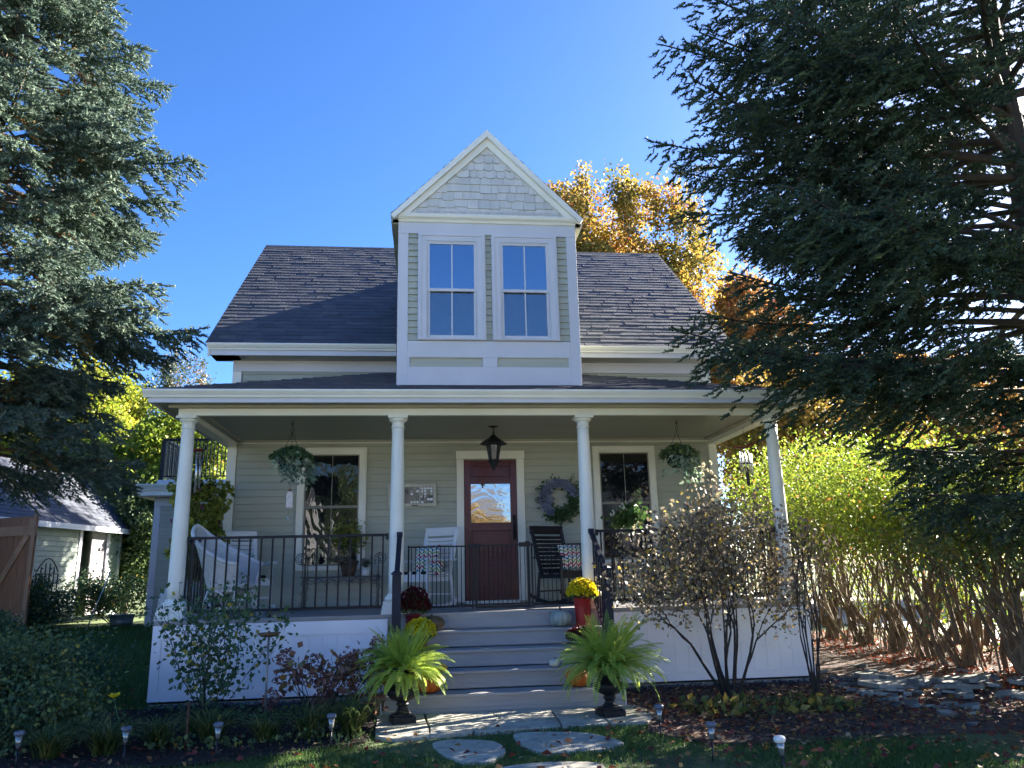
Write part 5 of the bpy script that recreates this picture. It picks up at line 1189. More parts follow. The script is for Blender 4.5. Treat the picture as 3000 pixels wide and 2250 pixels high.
# wind chimes
CHR = pm('brushed_aluminium', (.62, .63, .66), .3, .05, 20, metal=.85); REDW = pm('red_brown_chime_wood', (.14, .02, .018), .5, .2, 20)
t = thing('wind_chime', 'large wind chime with five long silver tubes beside the left corner column', 'wind chime', (-3.90, .75, 2.12))
mb = MB(); mb.lathe([(.085, 0), (.09, .01), (.09, .022), (.03, .03)], (0, 0, 0), 20); mb.build('top_disc', REDW, t)
mb = MB(); mb.tube([(0, 0, .03), (0, 0, .29)], .004, 5); mb.build('cord', BLACK, t)
for k, L in enumerate((.44, .50, .60, .55, .47)):
    a = k * 1.2566 + .3; x, y = math.cos(a) * .066, math.sin(a) * .066; mb = MB(); mb.cyl((x, y, -.05), (x, y, -.05 - L), .0135, n=12); mb.tube([(x, y, -.05), (x, y, .001)], .0012, 4); mb.build('tube', CHR, t)
mb = MB(); mb.lathe([(.03, -.30), (.03, -.285)], (0, 0, 0), 14); mb.tube([(0, 0, 0), (0, 0, -.5)], .0015, 4); mb.build('striker', BLKP, t)
t = thing('wind_chime', 'wind chime with many short silver tubes under a curved red bar, right side', 'wind chime', (3.72, .75, 2.13))
mb = MB(); P_ = [(-.17 + .034 * k, 0, .03 * ((k - 5) / 5) ** 2 + .06 * k / 10 - .03) for k in range(11)]
for a, b in zip(P_[:-1], P_[1:]): mb.bar(a, b, .03, .022)
mb.build('curved_bar', REDW, t, bevel=.002)
mb = MB(); mb.tube([(0, 0, .01), (0, 0, .29)], .003, 5); mb.tube([(0, 0, 0), (0, 0, -.10)], .002, 4); mb.build('cord', BLACK, t); mb = MB(); mb.lathe([(.09, -.245), (.09, -.235)], (0, 0, 0), 20); mb.build('striker', BLACK, t)
for k in range(10):
    a = k * .628; x, y = math.cos(a) * .088, math.sin(a) * .05; zt = -.12 + .05 * math.sin(a * .5) ; L = .26 + .015 * (k % 5); mb = MB(); mb.cyl((x, y, zt), (x, y, zt - L), .0095, n=10); mb.tube([(x, y, zt), (x * .3, 0, -.02)], .001, 4); mb.build('tube', CHR, t)
mb = MB(); mb.bar((0, 0, -.30), (.01, 0, -.56), .05, .008, (0, 1, 0)); mb.build('wind_catcher', BLKP, t)
t = thing('wind_bell', 'small white ceramic tag bell with a red cap hanging below the left basket', 'wind bell', (-2.63, .60, 1.44))
mb = MB(); mb.prism([(-.042, -.012, -.10), (.042, -.012, -.10), (.042, -.012, .08), (.022, -.012, .115), (-.022, -.012, .115), (-.042, -.012, .08)], (0, .024, 0)); tag = mb.build('bell', pm('unglazed_white_ceramic', (.66, .60, .58), .8, .15, 30, bump=.8, bscale=80), t, bevel=.004)
mb = MB(); mb.lathe([(.022, .116), (.018, .13), (.004, .14)], (0, 0, 0), 12); mb.build('cap', REDW, t)
mb = MB(); mb.tube([(0, 0, .14), (.003, 0, .30), (0, 0, .37)], .002, 5); mb.tube([(0, 0, -.10), (-.01, 0, -.22)], .0015, 4); mb.build('cord', BLACK, t)
mb = MB(); mb.lathe([(.004, -.26), (.014, -.25), (.014, -.235), (.003, -.21)], (-.01, 0, 0), 10); mb.build('glass_bead', pm('pale_blue_glass', (.45, .6, .7), .1, .05, 10), t)
# lantern
LGL = glassm('lantern_glass', dark=(.05, .055, .06), refl=.03, wave=.004, wscale=40)
t = thing('hanging_lantern', 'black six-sided lantern with ribbed glass hanging above the front door', 'lantern', (.11, 1.05, 1.86))
mb = MB(); mb.lathe([(.010, .60), (.012, .625), (.068, .628), (.070, .638), (.0, .6395)], (0, 0, 0), 24); mb.tube([(0, 0, .50), (0, 0, .63)], .007, 8); mb.tube([(math.sin(q) * .014, 0, .545 + .018 * math.cos(q)) for q in np.linspace(0, 6.28, 12)], .004, 6); mb.build('ceiling_rod', BLKP, t)
mb = MB(); mb.lathe([(.19, .375), (.195, .385), (.13, .435), (.055, .485), (.028, .515), (.012, .52)], (0, 0, 0), 6, smooth=False); mb.lathe([(.10, .36), (.185, .3749)], (0, 0, 0), 6, smooth=False); mb.build('hood', BLKP, t)
mb = MB()
for k in range(6):
    a = k * 1.0472; mb.bar((math.cos(a) * .066, math.sin(a) * .066, .155), (math.cos(a) * .105, math.sin(a) * .105, .372), .012, .012)
    a2 = a + 1.0472
    for q in (.33, .67):
        ra, z_ = .066 + .039 * q, .155 + .217 * q; mb.bar((math.cos(a) * ra, math.sin(a) * ra, z_), (math.cos(a2) * ra, math.sin(a2) * ra, z_), .005, .005)
    am = a + .5236; mb.bar((math.cos(am) * .057, math.sin(am) * .057, .155), (math.cos(am) * .091, math.sin(am) * .091, .372), .005, .005)
mb.lathe([(.085, .135), (.092, .145), (.075, .155)], (0, 0, 0), 6, smooth=False)
mb.lathe([(.03, .06), (.05, .075), (.068, .115), (.085, .134)], (0, 0, 0), 6, smooth=False); mb.lathe([(.002, -.005), (.014, .005), (.010, .022), (.028, .03), (.034, .045), (.02, .0595)], (0, 0, 0), 12); mb.build('cage', BLKP, t)
mb = MB(); mb.lathe([(.060, .158), (.097, .37)], (0, 0, 0), 6, smooth=False); mb.build('glass', LGL, t)
# wreath
t = thing('wreath', 'round wreath of blue-lilac hydrangea blooms and green leaves on the wall right of the door', 'wreath', (1.205, D - .075, 1.545))
mb = MB(); mb.tube([(math.cos(a) * .235, 0, math.sin(a) * .235) for a in np.linspace(0, 6.283, 40)], .022, 6, cap=False); mb.build('twig_ring', BARKD, t)
r2 = np.random.default_rng(12); n = 900; a = r2.uniform(3.9, 6.9, n); a[:330] = r2.uniform(0, 6.283, 330); q = .235 + r2.normal(0, .05, n); Q = np.stack([np.cos(a) * q, -.03 - .035 * r2.random(n), np.sin(a) * q * 1.04], 1)
leaves('leaves', Q, np.stack([np.cos(a), -.6 + 0 * a, np.sin(a)], 1) + r2.normal(size=(n, 3)) * .5, .055, MGRN, t, rnd=np.clip(r2.normal(.4, .22, n), 0, .95))
Q = []; 
for k in range(36): a_ = r2.uniform(-.1, 1.0) * math.pi + (0 if k % 3 else 1.0) * .9; a_ = .35 + 3.9 * k / 36; Q.append((math.cos(a_) * (.235 + r2.normal(0, .035)), math.sin(a_) * .245))
PP = []
for (x, z_) in Q: PP.append(rdir(110) * .058 * [1, .6, 1] + [x, -.075, z_])
PP = np.concatenate(PP); leaves('hydrangea_blooms', PP, np.stack([r2.normal(size=len(PP)), -1.2 + 0 * PP[:, 0], r2.normal(size=len(PP))], 1), .024, leafm('blue_lilac_petals', [(0, (.20, .24, .40)), (.6, (.32, .37, .54)), (1, (.46, .48, .60))], .2), t, tv=BROAD_V)
mb = MB()
for (x0, z_0, x1, z_1) in ((.10, .24, .26, .37), (.2, .2, .34, .28), (-.2, .12, -.36, .17), (-.22, .0, -.36, -.03), (-.15, -.2, -.2, -.33), (.02, -.24, .0, -.36), (.2, -.2, .32, -.22), (.12, -.22, .2, -.36)): mb.tube([(x0, -.04, z_0), ((x0 + x1) / 2, -.07, (z_0 + z_1) / 2 + .01), (x1, -.05, z_1)], .003, 4)
tw = mb.build('loose_twigs', BARKD, t); n = 130; k_ = r2.integers(0, 8, n); E_ = np.array([(.26, .37), (.34, .28), (-.36, .17), (-.36, -.03), (-.2, -.33), (0, -.36), (.32, -.22), (.2, -.36)])[k_] * r2.uniform(.72, 1.0, (n, 1)); leaves('loose_leaves', np.stack([E_[:, 0], np.full(n, -.05), E_[:, 1]], 1) + r2.normal(size=(n, 3)) * .018, rdir(n), .035, DGRN, t)
# framed mosaic made in an old window sash
t = thing('mosaic_sign', 'old cream window sash with mirror mosaic and lettering, hung left of the door', 'sign', (-1.065, D - .055, 1.635))
FRM = pm('aged_cream_sash', (.50, .49, .42), .6, .12, 10, bump=.4, bscale=40, dirt=((.30, .29, .24), 9, .6))
mb = MB(); frame(mb, -.368, .368, -.172, .172, .045, -.014, .018)
for x in (-.125, .118): mb.box(x - .008, x + .008, -.010, .016, -.127, .127)
mb.build('sash_frame', FRM, t, bevel=.002)
mb = MB(); mb.box(-.322, .322, -.002, .006, -.127, .127); mb.build('backing', pm('grey_backing', (.22, .21, .20), .7, .15, 9), t)
mb = MB(); mb.box(-.01, .09, -.026, -.0145, -.162, -.148); mb.build('pull_handle', POTB, t)
random.seed(31); MIR = pm('mosaic_pieces', (0, 0, 0), .25, .08, 20, spec=.8, ramp=[(0, (.80, .82, .86)), (.5, (.70, .72, .76)), (.62, (.66, .60, .42)), (.75, (.28, .32, .22)), (.85, (.40, .38, .30)), (.9, (.012, .012, .015))])
mb = MB(); cells = []
for x0, x1 in ((-.318, -.136), (-.03, .106), (.130, .318)):
    nx_ = max(3, int((x1 - x0) / .046)); 
    for i in range(nx_):
        for j in range(6):
            if random.random() < .15 or (x0 < -.1 and i < 2 and j > 1) or (x0 == -.03 and random.random() < .3): continue
            cx_, cz_ = x0 + (i + .5) * (x1 - x0) / nx_, -.125 + (j + .5) * .0415
            q = [(cx_ + math.cos(a + .3 * random.random()) * .0245 * random.uniform(.8, 1.1), -.0025, cz_ + math.sin(a + .3 * random.random()) * .0222 * random.uniform(.8, 1.1)) for a in np.linspace(.5, .5 + 6.28 * .8, 5)]
            mb.prism(q[::-1], (0, -.004, 0), random.random() ** 1.15)
mb.build('mosaic', MIR, t)
def strokes(paths, wd, y, mat, parent, th=.003, name='lettering'):
    mb = MB()
    for P_ in paths:
        for a, b in zip(P_[:-1], P_[1:]): mb.bar((a[0], y, a[1]), (b[0], y, b[1]), th, wd, (-(b[1] - a[1]), 0, (b[0] - a[0])))
    return mb.build(name, mat, parent)
def letter(ch, x, z, h):
    G_ = {'I': [[(0.25, 0), (0.25, 1)]], 'S': [[(.55, .85), (.35, 1), (.12, .9), (.08, .7), (.3, .52), (.5, .35), (.5, .12), (.28, 0), (.05, .12)]], 'A': [[(0, 0), (.3, 1), (.6, 0)], [(.12, .38), (.48, .38)]],
          'U': [[(0, 1), (.02, .2), (.2, 0), (.4, .05), (.5, .25), (.5, 1)]], 'E': [[(.45, 1), (0, 1), (0, 0), (.48, 0)], [(0, .5), (.38, .5)]]}[ch]
    return [[(x + px_ * h * .95, z + pz_ * h) for px_, pz_ in p] for p in G_]
LET = pm('dark_lettering', (.03, .03, .035), .5, .1, 10)
strokes(letter('I', -.122, .035, .062) + letter('S', -.095, .030, .058), .010, -.009, LET, t)
strokes(letter('A', .158, -.05, .050) + letter('U', .207, -.05, .048) + letter('E', .256, -.045, .050), .0095, -.012, LET, t)
# safety gate across the top of the steps
t = thing('safety_gate', 'black metal gate of three barred panels set across the top of the steps', 'gate', (.06, .07, 0))
gx0, gx1, ga, gb = -1.13, 1.10, -.315, .395
for i, (a, b, zt) in enumerate(((gx0, ga, .785), (ga + .02, gb, .79), (gb + .02, gx1, .785))):
    mb = MB(); mb.bar((a, 0, zt), (b, 0, zt), .018, .018); mb.bar((a, 0, .06 if i != 1 else .075), (b, 0, .06 if i != 1 else .075), .02, .022)
    wd_ = .020 if i != 1 else .030
    mb.box(a, a + wd_, -.011, .011, .03, zt + .02); mb.box(b - wd_, b, -.011, .011, .03, zt + .02)
    if i == 1: mb.box(a, b, -.016, .016, .0305, .058)
    pn = mb.build('gate_panel', BLACK, t)
    n = 15 if i == 0 else (11 if i == 1 else 12)
    for k in range(n):
        x = a + wd_ + (b - a - 2 * wd_) * (k + .5) / n; mb = MB(); mb.cyl((x, 0, .07), (x, 0, zt - .009), .0052, n=6); mb.build('bar', BLACK, pn)
mb = MB(); mb.box(ga - .06, ga + .10, -.014, .014, .765, .812); mb.box(gb - .13, gb + .015, -.016, .016, .765, .82); mb.box(gb - .05, gb - .0, -.018, .018, .8205, .832); mb.build('latch', BLACK, t, bevel=.002)
mb = MB(); mb.box(-.02, .05, -.0, .002, .05, .06); 
# right side of the porch: table, chair, white begonia
t = thing('side_table', 'black table with turned legs behind the right railing', 'table', (1.98, .72, 0))
mb = MB(); mb.box(-.30, .30, -.24, .24, .70, .725); mb.box(-.26, .26, -.20, .20, .645, .6995); mb.build('tabletop', BLKP, t, bevel=.004)
for sx in (-1, 1):
    for sy_2 in (-1, 1):
        mb = MB(); mb.lathe([(.016, 0), (.022, .05), (.014, .10), (.030, .2), (.018, .30), (.028, .36), (.016, .42), (.030, .52), (.022, .60), (.026, .645)], (sx * .24, sy_2 * .18, 0), 10); mb.build('leg', BLKP, t)
t = thing('black_armchair', 'black porch chair mostly hidden behind the dusky shrub', 'chair', (3.0, 1.15, 0), R(20))
mb = MB(); mb.box(-.27, .27, -.26, .26, .40, .44); mb.build('seat', BLKP, t)
mb = MB()
for k in range(7): x = -.24 + k * .08; mb.bar((x, .26, .44), (x, .38, 1.0), .04, .016, (0, 1, 0))
mb.bar((-.27, .385, 1.02), (.27, .385, 1.02), .03, .07); mb.build('backrest', BLKP, t)
for sx in (-1, 1):
    for y in (-.24, .24): mb = MB(); mb.box(sx * .26 - .02, sx * .26 + .02, y - .02, y + .02, 0, .399 if y > 0 else .64); mb.build('leg', BLKP, t)
    mb = MB(); mb.box(sx * .26 - .035, sx * .26 + .035, -.28, .30, .6405, .66); mb.build('armrest', BLKP, t)
pot('flower_pot', 'taupe pot with white begonias on the black table behind the right railing', (1.93, .70, .726), .11, .15, .20, pm('taupe_pot', (.17, .14, .12), .7, .1, 8))
t = bushy('begonia_plant', 'dark-leaved plant with white flower clusters standing right of the stair rail', (1.93, .70, .90), 26, .40, .27, leafm('fresh_dark_leaves', [(0, (.03, .07, .02)), (1, (.08, .15, .04))], .35), .085, 330, MGRN, tv=BROAD_V, seed=9)
PETP = pm('white_petals', (.78, .78, .76), .6, .05, 20, trans=.3); random.seed(8)
blooms('white_flowers', [(x + random.gauss(0, .022), -.20, z_ + random.gauss(0, .018)) for (x, z_) in ((-.27, .28), (-.12, .36), (.22, .10), (-.02, .02)) for _ in range(6)], .024, PETP, t, 5, 1)
t = thing('ceramic_bowl', 'small white ceramic bowl near the deck edge behind the right railing', 'bowl', (1.50, -.02, 0)); mb = MB(); mb.lathe([(.03, .002), (.035, .008), (.055, .03), (.068, .07), (.063, .07), (.05, .032), (.01, .014)], (0, .09, 0), 22); mb.build('bowl', PLAST, t)
# ================================================================ STEPS: mums and pumpkins
def mum(label, loc, r_, n, mat, h=.13, seed=1, grp='potted mums on the steps', fl=.026):
    r2 = np.random.default_rng(seed); t = thing('chrysanthemum', label, 'flowers', loc, 0, grp)
    a = r2.uniform(0, 6.28, 900); z = r2.random(900); q = np.sqrt(1 - (z * .9) ** 2) * r_ * r2.uniform(.55, .97, 900); leaves('leaves', np.stack([np.cos(a) * q, np.sin(a) * q, z * h * .85 - .03], 1), rdir(900, .1), .04, DGRN, t, rnd=np.clip(r2.normal(.4, .2, 900), 0, .9))
    PP = []; DD = []; 
    for k in range(n):
        el = math.asin(min(1, (k + .5) / n * 1.02)); a = k * 2.39996; o = np.array([math.cos(a) * math.cos(el), math.sin(a) * math.cos(el), math.sin(el)]) ; c_ = o * [r_, r_, h] * r2.uniform(.94, 1.06) + r2.normal(size=3) * .004
        u = np.cross(o, [.3, .2, .9]); u /= np.linalg.norm(u); v = np.cross(o, u)
        for l in range(2):
            for j in range(9): b = j * .698 + l * .35; PP.append(c_); DD.append((u * math.cos(b) + v * math.sin(b)) + o * (.25 + .75 * l))
    B = basis(np.array(DD)); V, F = inst(LEAF_V, LEAF_F, np.array(PP), B, fl * r2.uniform(.8, 1.15, len(PP))); mesh_np('flowers', V, F, mat, t, rnd=r2.random(len(PP))); return t
MUMR = pm('maroon_petals', (0, 0, 0), .6, .15, 20, trans=.15, ramp=[(0, (.065, .004, .010)), (.8, (.13, .008, .018)), (1, (.22, .02, .03))])
MUMY = pm('yellow_mum_petals', (0, 0, 0), .6, .1, 20, trans=.3, ramp=[(0, (.80, .62, .01)), (.8, (.92, .80, .03)), (1, (.95, .86, .10))])
REDP = pm('red_glazed_pot', (.20, .012, .018), .35, .12, 6, spec=.5); REDB2 = pm('bright_red_bucket', (.36, .025, .025), .38, .08, 6, spec=.5)
pot('flower_pot', 'dark red pot on the top step at the left', (-1.0, -.31, -.189), .070, .083, .19, REDP); mum('maroon chrysanthemums in the dark red pot on the top step, left', (-.98, -.31, .06), .185, 190, MUMR, .24, 1)
mb = MB(); mb.lathe([(.083, 0), (.085, .01), (.098, .20), (.112, .335), (.118, .338), (.118, .352), (.108, .352), (.104, .32), (.01, .315)], (0, 0, 0), 30)
for z_ in (.20, .30): mb.lathe([(.098 + (z_ - .2) * .1, z_), (.101 + (z_ - .2) * .1, z_ + .004), (.0985 + (z_ - .2) * .1, z_ + .008)], (0, 0, 0), 30)
bk_ = mb.build('bucket', REDB2, loc=(1.035, -.33, -.189)); props(bk_, 'tall bright red bucket on the top step at the right', 'bucket')
mum('bright yellow chrysanthemums in the tall red bucket', (1.035, -.33, .175), .175, 120, MUMY, .17, 2, fl=.034)
pot('flower_pot', 'pot hidden behind the left fern, second step', (-.90, -.62, -.379), .075, .09, .17, REDP); mum('yellow chrysanthemums half hidden behind the left fern', (-.90, -.66, -.20), .165, 130, MUMY, .16, 3, fl=.032)
pot('flower_pot', 'pot hidden behind the right fern, second step', (.97, -.60, -.379), .070, .085, .12, POTB); mum('low maroon chrysanthemums behind the right fern, below the red bucket', (.97, -.62, -.285), .185, 150, MUMR, .11, 4)
def pumpkin(label, loc, r_, h, mat, lobes=10, seed=1, stem=True, cat='pumpkin'):
    mb = MB(); prof = []; m = 12
    for i in range(m + 1):
        a = -math.pi / 2 + math.pi * i / m; prof.append((max(.002, r_ * math.cos(a) ** .75), h / 2 + h / 2 * math.sin(a) * (1 if i < m else .93)))
    V = []; F = []; n = lobes * 8; k = len(prof)
    for (ra, z) in prof:
        for j in range(n):
            a = 2 * math.pi * j / n; q = ra * (1 - .11 * (1 - abs(math.sin(a * lobes / 2)) ** .5)); V.append((q * math.cos(a), q * math.sin(a), z - (.012 if ra < r_ * .3 and z > h * .7 else 0)))
    for i in range(k - 1):
        for j in range(n): F.append((i * n + j, i * n + (j + 1) % n, (i + 1) * n + (j + 1) % n, (i + 1) * n + j))
    t = thing('pumpkin', label, cat, loc, random.uniform(0, 3), 'pumpkins on the steps'); mb.add(V, F, .5, True); mb.build('shell', mat, t)
    mb = MB(); mb.tube([(0, 0, h * .86), (.004, 0, h * 1.02), (.016, .004, h * 1.15)], [r_ * .14, r_ * .08, r_ * .09], 6); mb.build('stalk', BARK, t); return t
PKG = pm('blue_grey_rind', (.26, .30, .27), .5, .12, 12, dirt=((.32, .33, .30), 10, .55)); PKB = pm('bronze_green_rind', (.13, .085, .04), .5, .3, 9, dirt=((.06, .065, .03), 7, .5)); PKO = pm('orange_rind', (.50, .12, .015), .45, .12, 8); PKW = pm('cream_rind', (.66, .60, .46), .5, .06, 10)
pumpkin('blue-grey ribbed pumpkin on the top step beside the red bucket', (.755, -.36, -.189), .135, .195, PKG)
pumpkin('bronze-green ribbed pumpkin on the top step beside the maroon flowers', (-.765, -.35, -.189), .150, .165, PKB, 9)
pumpkin('orange pumpkin showing to the right of the left urn', (-.80, -1.10, -.759), .145, .20, PKO)
pumpkin('orange pumpkin hidden behind the right fern', (.80, -1.08, -.759), .14, .19, PKO)
pumpkin('small yellow-orange gourd at the right edge of the left fern', (-.66, -.94, -.569), .060, .07, pm('yellow_gourd_rind', (.55, .28, .03), .45, .12, 8), 8)
pumpkin('small cream-white pumpkin at the left edge of the right fern', (.57, -.92, -.569), .062, .085, PKW, 8)
# urns and ferns
def urn(label, loc):
    t = thing('garden_urn', label, 'urn', loc, .2, 'black urns at the foot of the steps'); mb = MB(); mb.box(-.115, .115, -.115, .115, 0, .055); mb.box(-.095, .095, -.095, .095, .0555, .075); mb.build('base', BLACK, t, bevel=.006)
    mb = MB(); mb.lathe([(.085, .0755), (.075, .09), (.055, .11), (.045, .135), (.050, .150), (.062, .155), (.062, .170), (.05, .175), (.06, .19)], (0, 0, 0), 24); mb.build('stem', BLACK, t)
    mb = MB(); mb.lathe([(.06, .190), (.115, .215), (.143, .25), (.148, .28), (.135, .305), (.110, .320)], (0, 0, 0), 48, lobes=24, depth=.05); mb.lathe([(.110, .3205), (.112, .40), (.125, .46), (.150, .49), (.156, .50), (.150, .508), (.135, .505), (.12, .46), (.01, .455)], (0, 0, 0), 48, lobes=16, depth=.03); mb.build('bowl', BLACK, t); return t
urn('black urn on the left landing stone', (-1.06, -1.72, G + .026)); urn('black urn at the right of the landing', (.96, -1.86, G + .026))
def fern(label, loc, n, L0, seed, squash=1.0, bias=(0, 0)):
    r2 = np.random.default_rng(seed); t = thing('fern', label, 'fern', loc, 0, 'ferns in the black urns'); V = []; F = []; Rn = []; mb = MB()
    for i in range(n):
        a = i * 2.39996 + r2.normal(0, .15); el0 = (r2.random() ** .8) * 1.35 if i > 6 else r2.uniform(1.2, 1.5); L = L0 * r2.uniform(.75, 1.12) * (1.05 if el0 > 1.1 else 1); o = np.array([math.cos(a), math.sin(a), 0]); p_ = np.array([0, 0, 0.0]) + o * .04; el = el0; m = 30; pts = []
        curl = r2.uniform(.8, 2.1) if el0 < 1.15 else r2.uniform(.3, .8); tone = np.clip(r2.normal(.5, .2), 0, 1)
        for k in range(m + 1):
            pts.append(p_.copy()); st_ = L / m; el -= curl / m * (.4 + 1.2 * k / m); p_ = p_ + (o * math.cos(el) + np.array([0, 0, math.sin(el)])) * st_ + np.array([bias[0], bias[1], 0]) * st_ * .15
        side = np.array([-math.sin(a), math.cos(a), 0]); tw = r2.normal(0, .35)
        for k in range(1, m):
            for h_ in (0,):
                tt = (k + h_) / m; c_ = pts[k] + (pts[k + 1] - pts[k]) * h_; tg = pts[k + 1] - pts[k]; tg = tg / np.linalg.norm(tg); nrm = np.cross(side, tg); w_ = .064 * (math.sin(math.pi * min(1, tt * .93 + .07)) ** .55) * .82 * L0 / .55 * r2.uniform(.85, 1.1)
                for s in (-1, 1):
                    d_ = side * s * math.cos(tw * s) + nrm * (.18 + math.sin(tw) * s) + tg * .22; d_ /= np.linalg.norm(d_); q = tg * .0060; b = len(V)
                    V += [c_ - q, c_ + d_ * w_ * .55 - q * 1.15, c_ + d_ * w_ + nrm * -.004, c_ + d_ * w_ * .5 + q * 1.1]; F.append((b, b + 1, b + 2, b + 3)); Rn.append(np.clip(tone + r2.normal(0, .12), 0, 1))
        mb.tube([tuple(p) for p in pts[::3]], .0022, 3, cap=False)
    mesh_np('fronds', V, F, FERN, t, rnd=Rn); mb.build('frond_stalks', FERN, t); return t
fern('dense upright fern filling the left urn', (-1.06, -1.72, G + .46), 210, .48, 1)
fern('sunlit arching fern spilling out of the right urn', (.96, -1.86, G + .46), 190, .55, 2, bias=(.4, 0))
# bird bath dish on a pole
t = thing('bird_feeder', 'shallow copper dish on a thin pole in the left bed', 'bird bath', (-2.40, -1.5, G)); COP = pm('tarnished_copper', (.13, .085, .05), .5, .25, 9, metal=.5, dirt=((.16, .14, .11), 8, .5))
mb = MB(); mb.cyl((0, 0, -.05), (0, 0, .855), .011, n=10); mb.build('pole', pm('grey_steel_pole', (.22, .21, .21), .5, .15, 9, metal=.6), t)
mb = MB(); mb.lathe([(.05, .835), (.075, .84), (.118, .872), (.113, .873), (.07, .848), (.012, .845)], (0, 0, 0), 28); mb.lathe([(.012, .845), (.013, .885), (.008, .895)], (0, 0, 0), 10); mb.build('dish', COP, t)
# garden lights
SOLG = glassm('clear_lamp_glass', dark=(.16, .17, .17), refl=.15)
def glight(label, loc, tip=(0, 0), cap='blue'):
    t = thing('garden_light', label, 'garden light', loc, random.uniform(0, 6), 'solar garden lights'); t.rotation_euler = (tip[0], tip[1], 0)
    mb = MB(); mb.lathe([(.030, .238), (.038, .242), (.040, .262), (.034, .272), (.005, .276)], (0, 0, 0), 24); mb.build('cap', pm('lamp_cap_' + cap, (.10, .12, .17) if cap == 'blue' else (.75, .74, .70), .35, .1, 9), t)
    mb = MB(); mb.lathe([(.010, .150), (.016, .155), (.028, .237), (.010, .2375)], (0, 0, 0), 18); mb.build('glass', SOLG, t)
    mb = MB(); mb.lathe([(.013, .136), (.015, .149), (.008, .1495)], (0, 0, 0), 12); mb.cyl((0, 0, -.06), (0, 0, .14), .0075, n=8); mb.build('stake', BLKP, t)
    return t
for x, y, lab, tp, cp in ((-4.04, -2.8, 'leftmost garden light, in front of the first daylily clump', (0, 0), 'blue'), (-3.23, -2.8, 'garden light just right of the yellow lily', (0, 0), 'blue'), (-2.52, -2.8, 'garden light left of the bird bath pole', (0, .03), 'blue'), (-1.63, -2.62, 'garden light among the daylilies below the hydrangea', (0, 0), 'blue'),
                          (1.16, -2.87, 'garden light at the bed corner right of the steps', (0, 0), 'blue'), (1.31, -3.7, 'tall-looking garden light on the lawn right of the flagstones', (0, .02), 'blue'), (1.62, -4.25, 'leaning garden light with a white cap at the bottom right of the lawn', (.10, -.12), 'white')):
    glight(lab, (x, y, G), tp, cp)
t = thing('garden_stake', 'short rusty stake standing in the left bed', 'stake', (-2.86, -2.45, G)); mb = MB(); mb.cyl((0, 0, -.03), (.004, 0, .36), .010, n=8); mb.build('shaft', pm('rusty_iron', (.08, .035, .022), .8, .3, 20), t); mb = MB(); mb.box(-.016, .020, -.014, .014, .36, .39); mb.build('head', BLKP, t)
# ================================================================ BACK LEFT: shed, tank, tub
t = thing('garden_shed', 'pale green clapboard shed with dark shingle roof and narrow open doorway behind the blue spruce', 'shed', (-10.12, 15.0, -.50), R(-8))
# local frame: +x faces the yard, wall runs from y=0 (far corner) towards -y (near)
E_ = 2.62
SHW = pm('pale_green_shed_paint', (.25, .30, .26), .65, .12, 3, bump=.4, bscale=30, dirt=((.17, .21, .17), 4, .6))
mb = MB(); mb.box(-2.9, 0, -9.6, -2.03, 0, E_); mb.box(-2.9, -0, -.75, 0, 0, E_); mb.box(-2.9, -1.2, -2.03, -.75, 0, E_); mb.prism([(0, 0, E_ + .001), (-2.9, 0, E_ + .001), (-1.45, 0, E_ + 1.45)], (0, -9.6, 0)); mb.build('wall', SHW, t)
mb = MB(); z = .05
while z < E_ - .05:
    for a, b in ((-9.6, -2.16), (-.62, -.10)): mb.add([(.028, a, z + .01), (.028, b, z + .01), (.006, b, z + .13), (.006, a, z + .13), (.001, a, z + .01), (.001, b, z + .01)], [(0, 1, 2, 3), (4, 5, 1, 0), (1, 5, 2), (0, 3, 4)])
    z += .13
mb.build('clapboards', SHW, t)
mb = MB()
for a, b in ((-2.16, -2.03), (-.75, -.62), (-.10, .02)): mb.box(.001, .04, a, b, 0, E_ - .10)
mb.box(.001, .041, -2.16, .02, E_ - .099, E_); mb.build('trim', WHITE, t)
mb = MB(); mb.box(-.06, -.02, -1.45, -.751, .05, 2.45); mb.box(-.40, -.36, -2.02, -1.30, .05, 2.45); mb.build('shed_door', pm('grey_lilac_boards', (.30, .28, .30), .8, .15, 8, bump=.4, bscale=20), t)
mb = MB(); k_ = 1.0
mb.prism([(.28, .30, E_ - .16), (-1.45, .30, E_ + 1.57), (-1.45, .30, E_ + 1.51), (.28, .30, E_ - .23)], (0, -10.1, 0)); mb.prism([(-3.18, .30, E_ - .16), (-1.45, .30, E_ + 1.57), (-1.45, .30, E_ + 1.51), (-3.18, .30, E_ - .23)], (0, -10.1, 0)); rf = mb.build('roof', SLATE, t)
mb = MB(); shingles(mb, (.30, 0, E_ - .155), (0, 1, 0), (-.7071, 0, .7071), -9.8, .32, 2.5, .145, .25, .42, .010, .006); mb.build('shingles', SLATE, rf)
mb = MB(); mb.box(.281, .31, -9.8, .31, E_ - .30, E_ - .155); mb.build('fascia', WHITE, t)
CED = pm('weathered_cedar', (.30, .16, .095), .8, .25, 4, bump=.5, bscale=18, stretch=(8, 8, .7), dirt=((.16, .09, .06), 5, .6))
t = thing('barn_door', 'big cedar plank door with a diagonal brace leaning out in front of the shed', 'door', (-9.12, 7.75, -.50), R(-28))
mb = MB(); n = 7
for i in range(n): mb.box(-1.5 + i * .215, -1.5 + (i + 1) * .215 - .006, 0, .03, .10, 2.35)
mb.build('planks', CED, t); mb = MB(); CED2 = pm('paler_cedar_trim', (.40, .25, .16), .8, .2, 4, bump=.5, bscale=18)
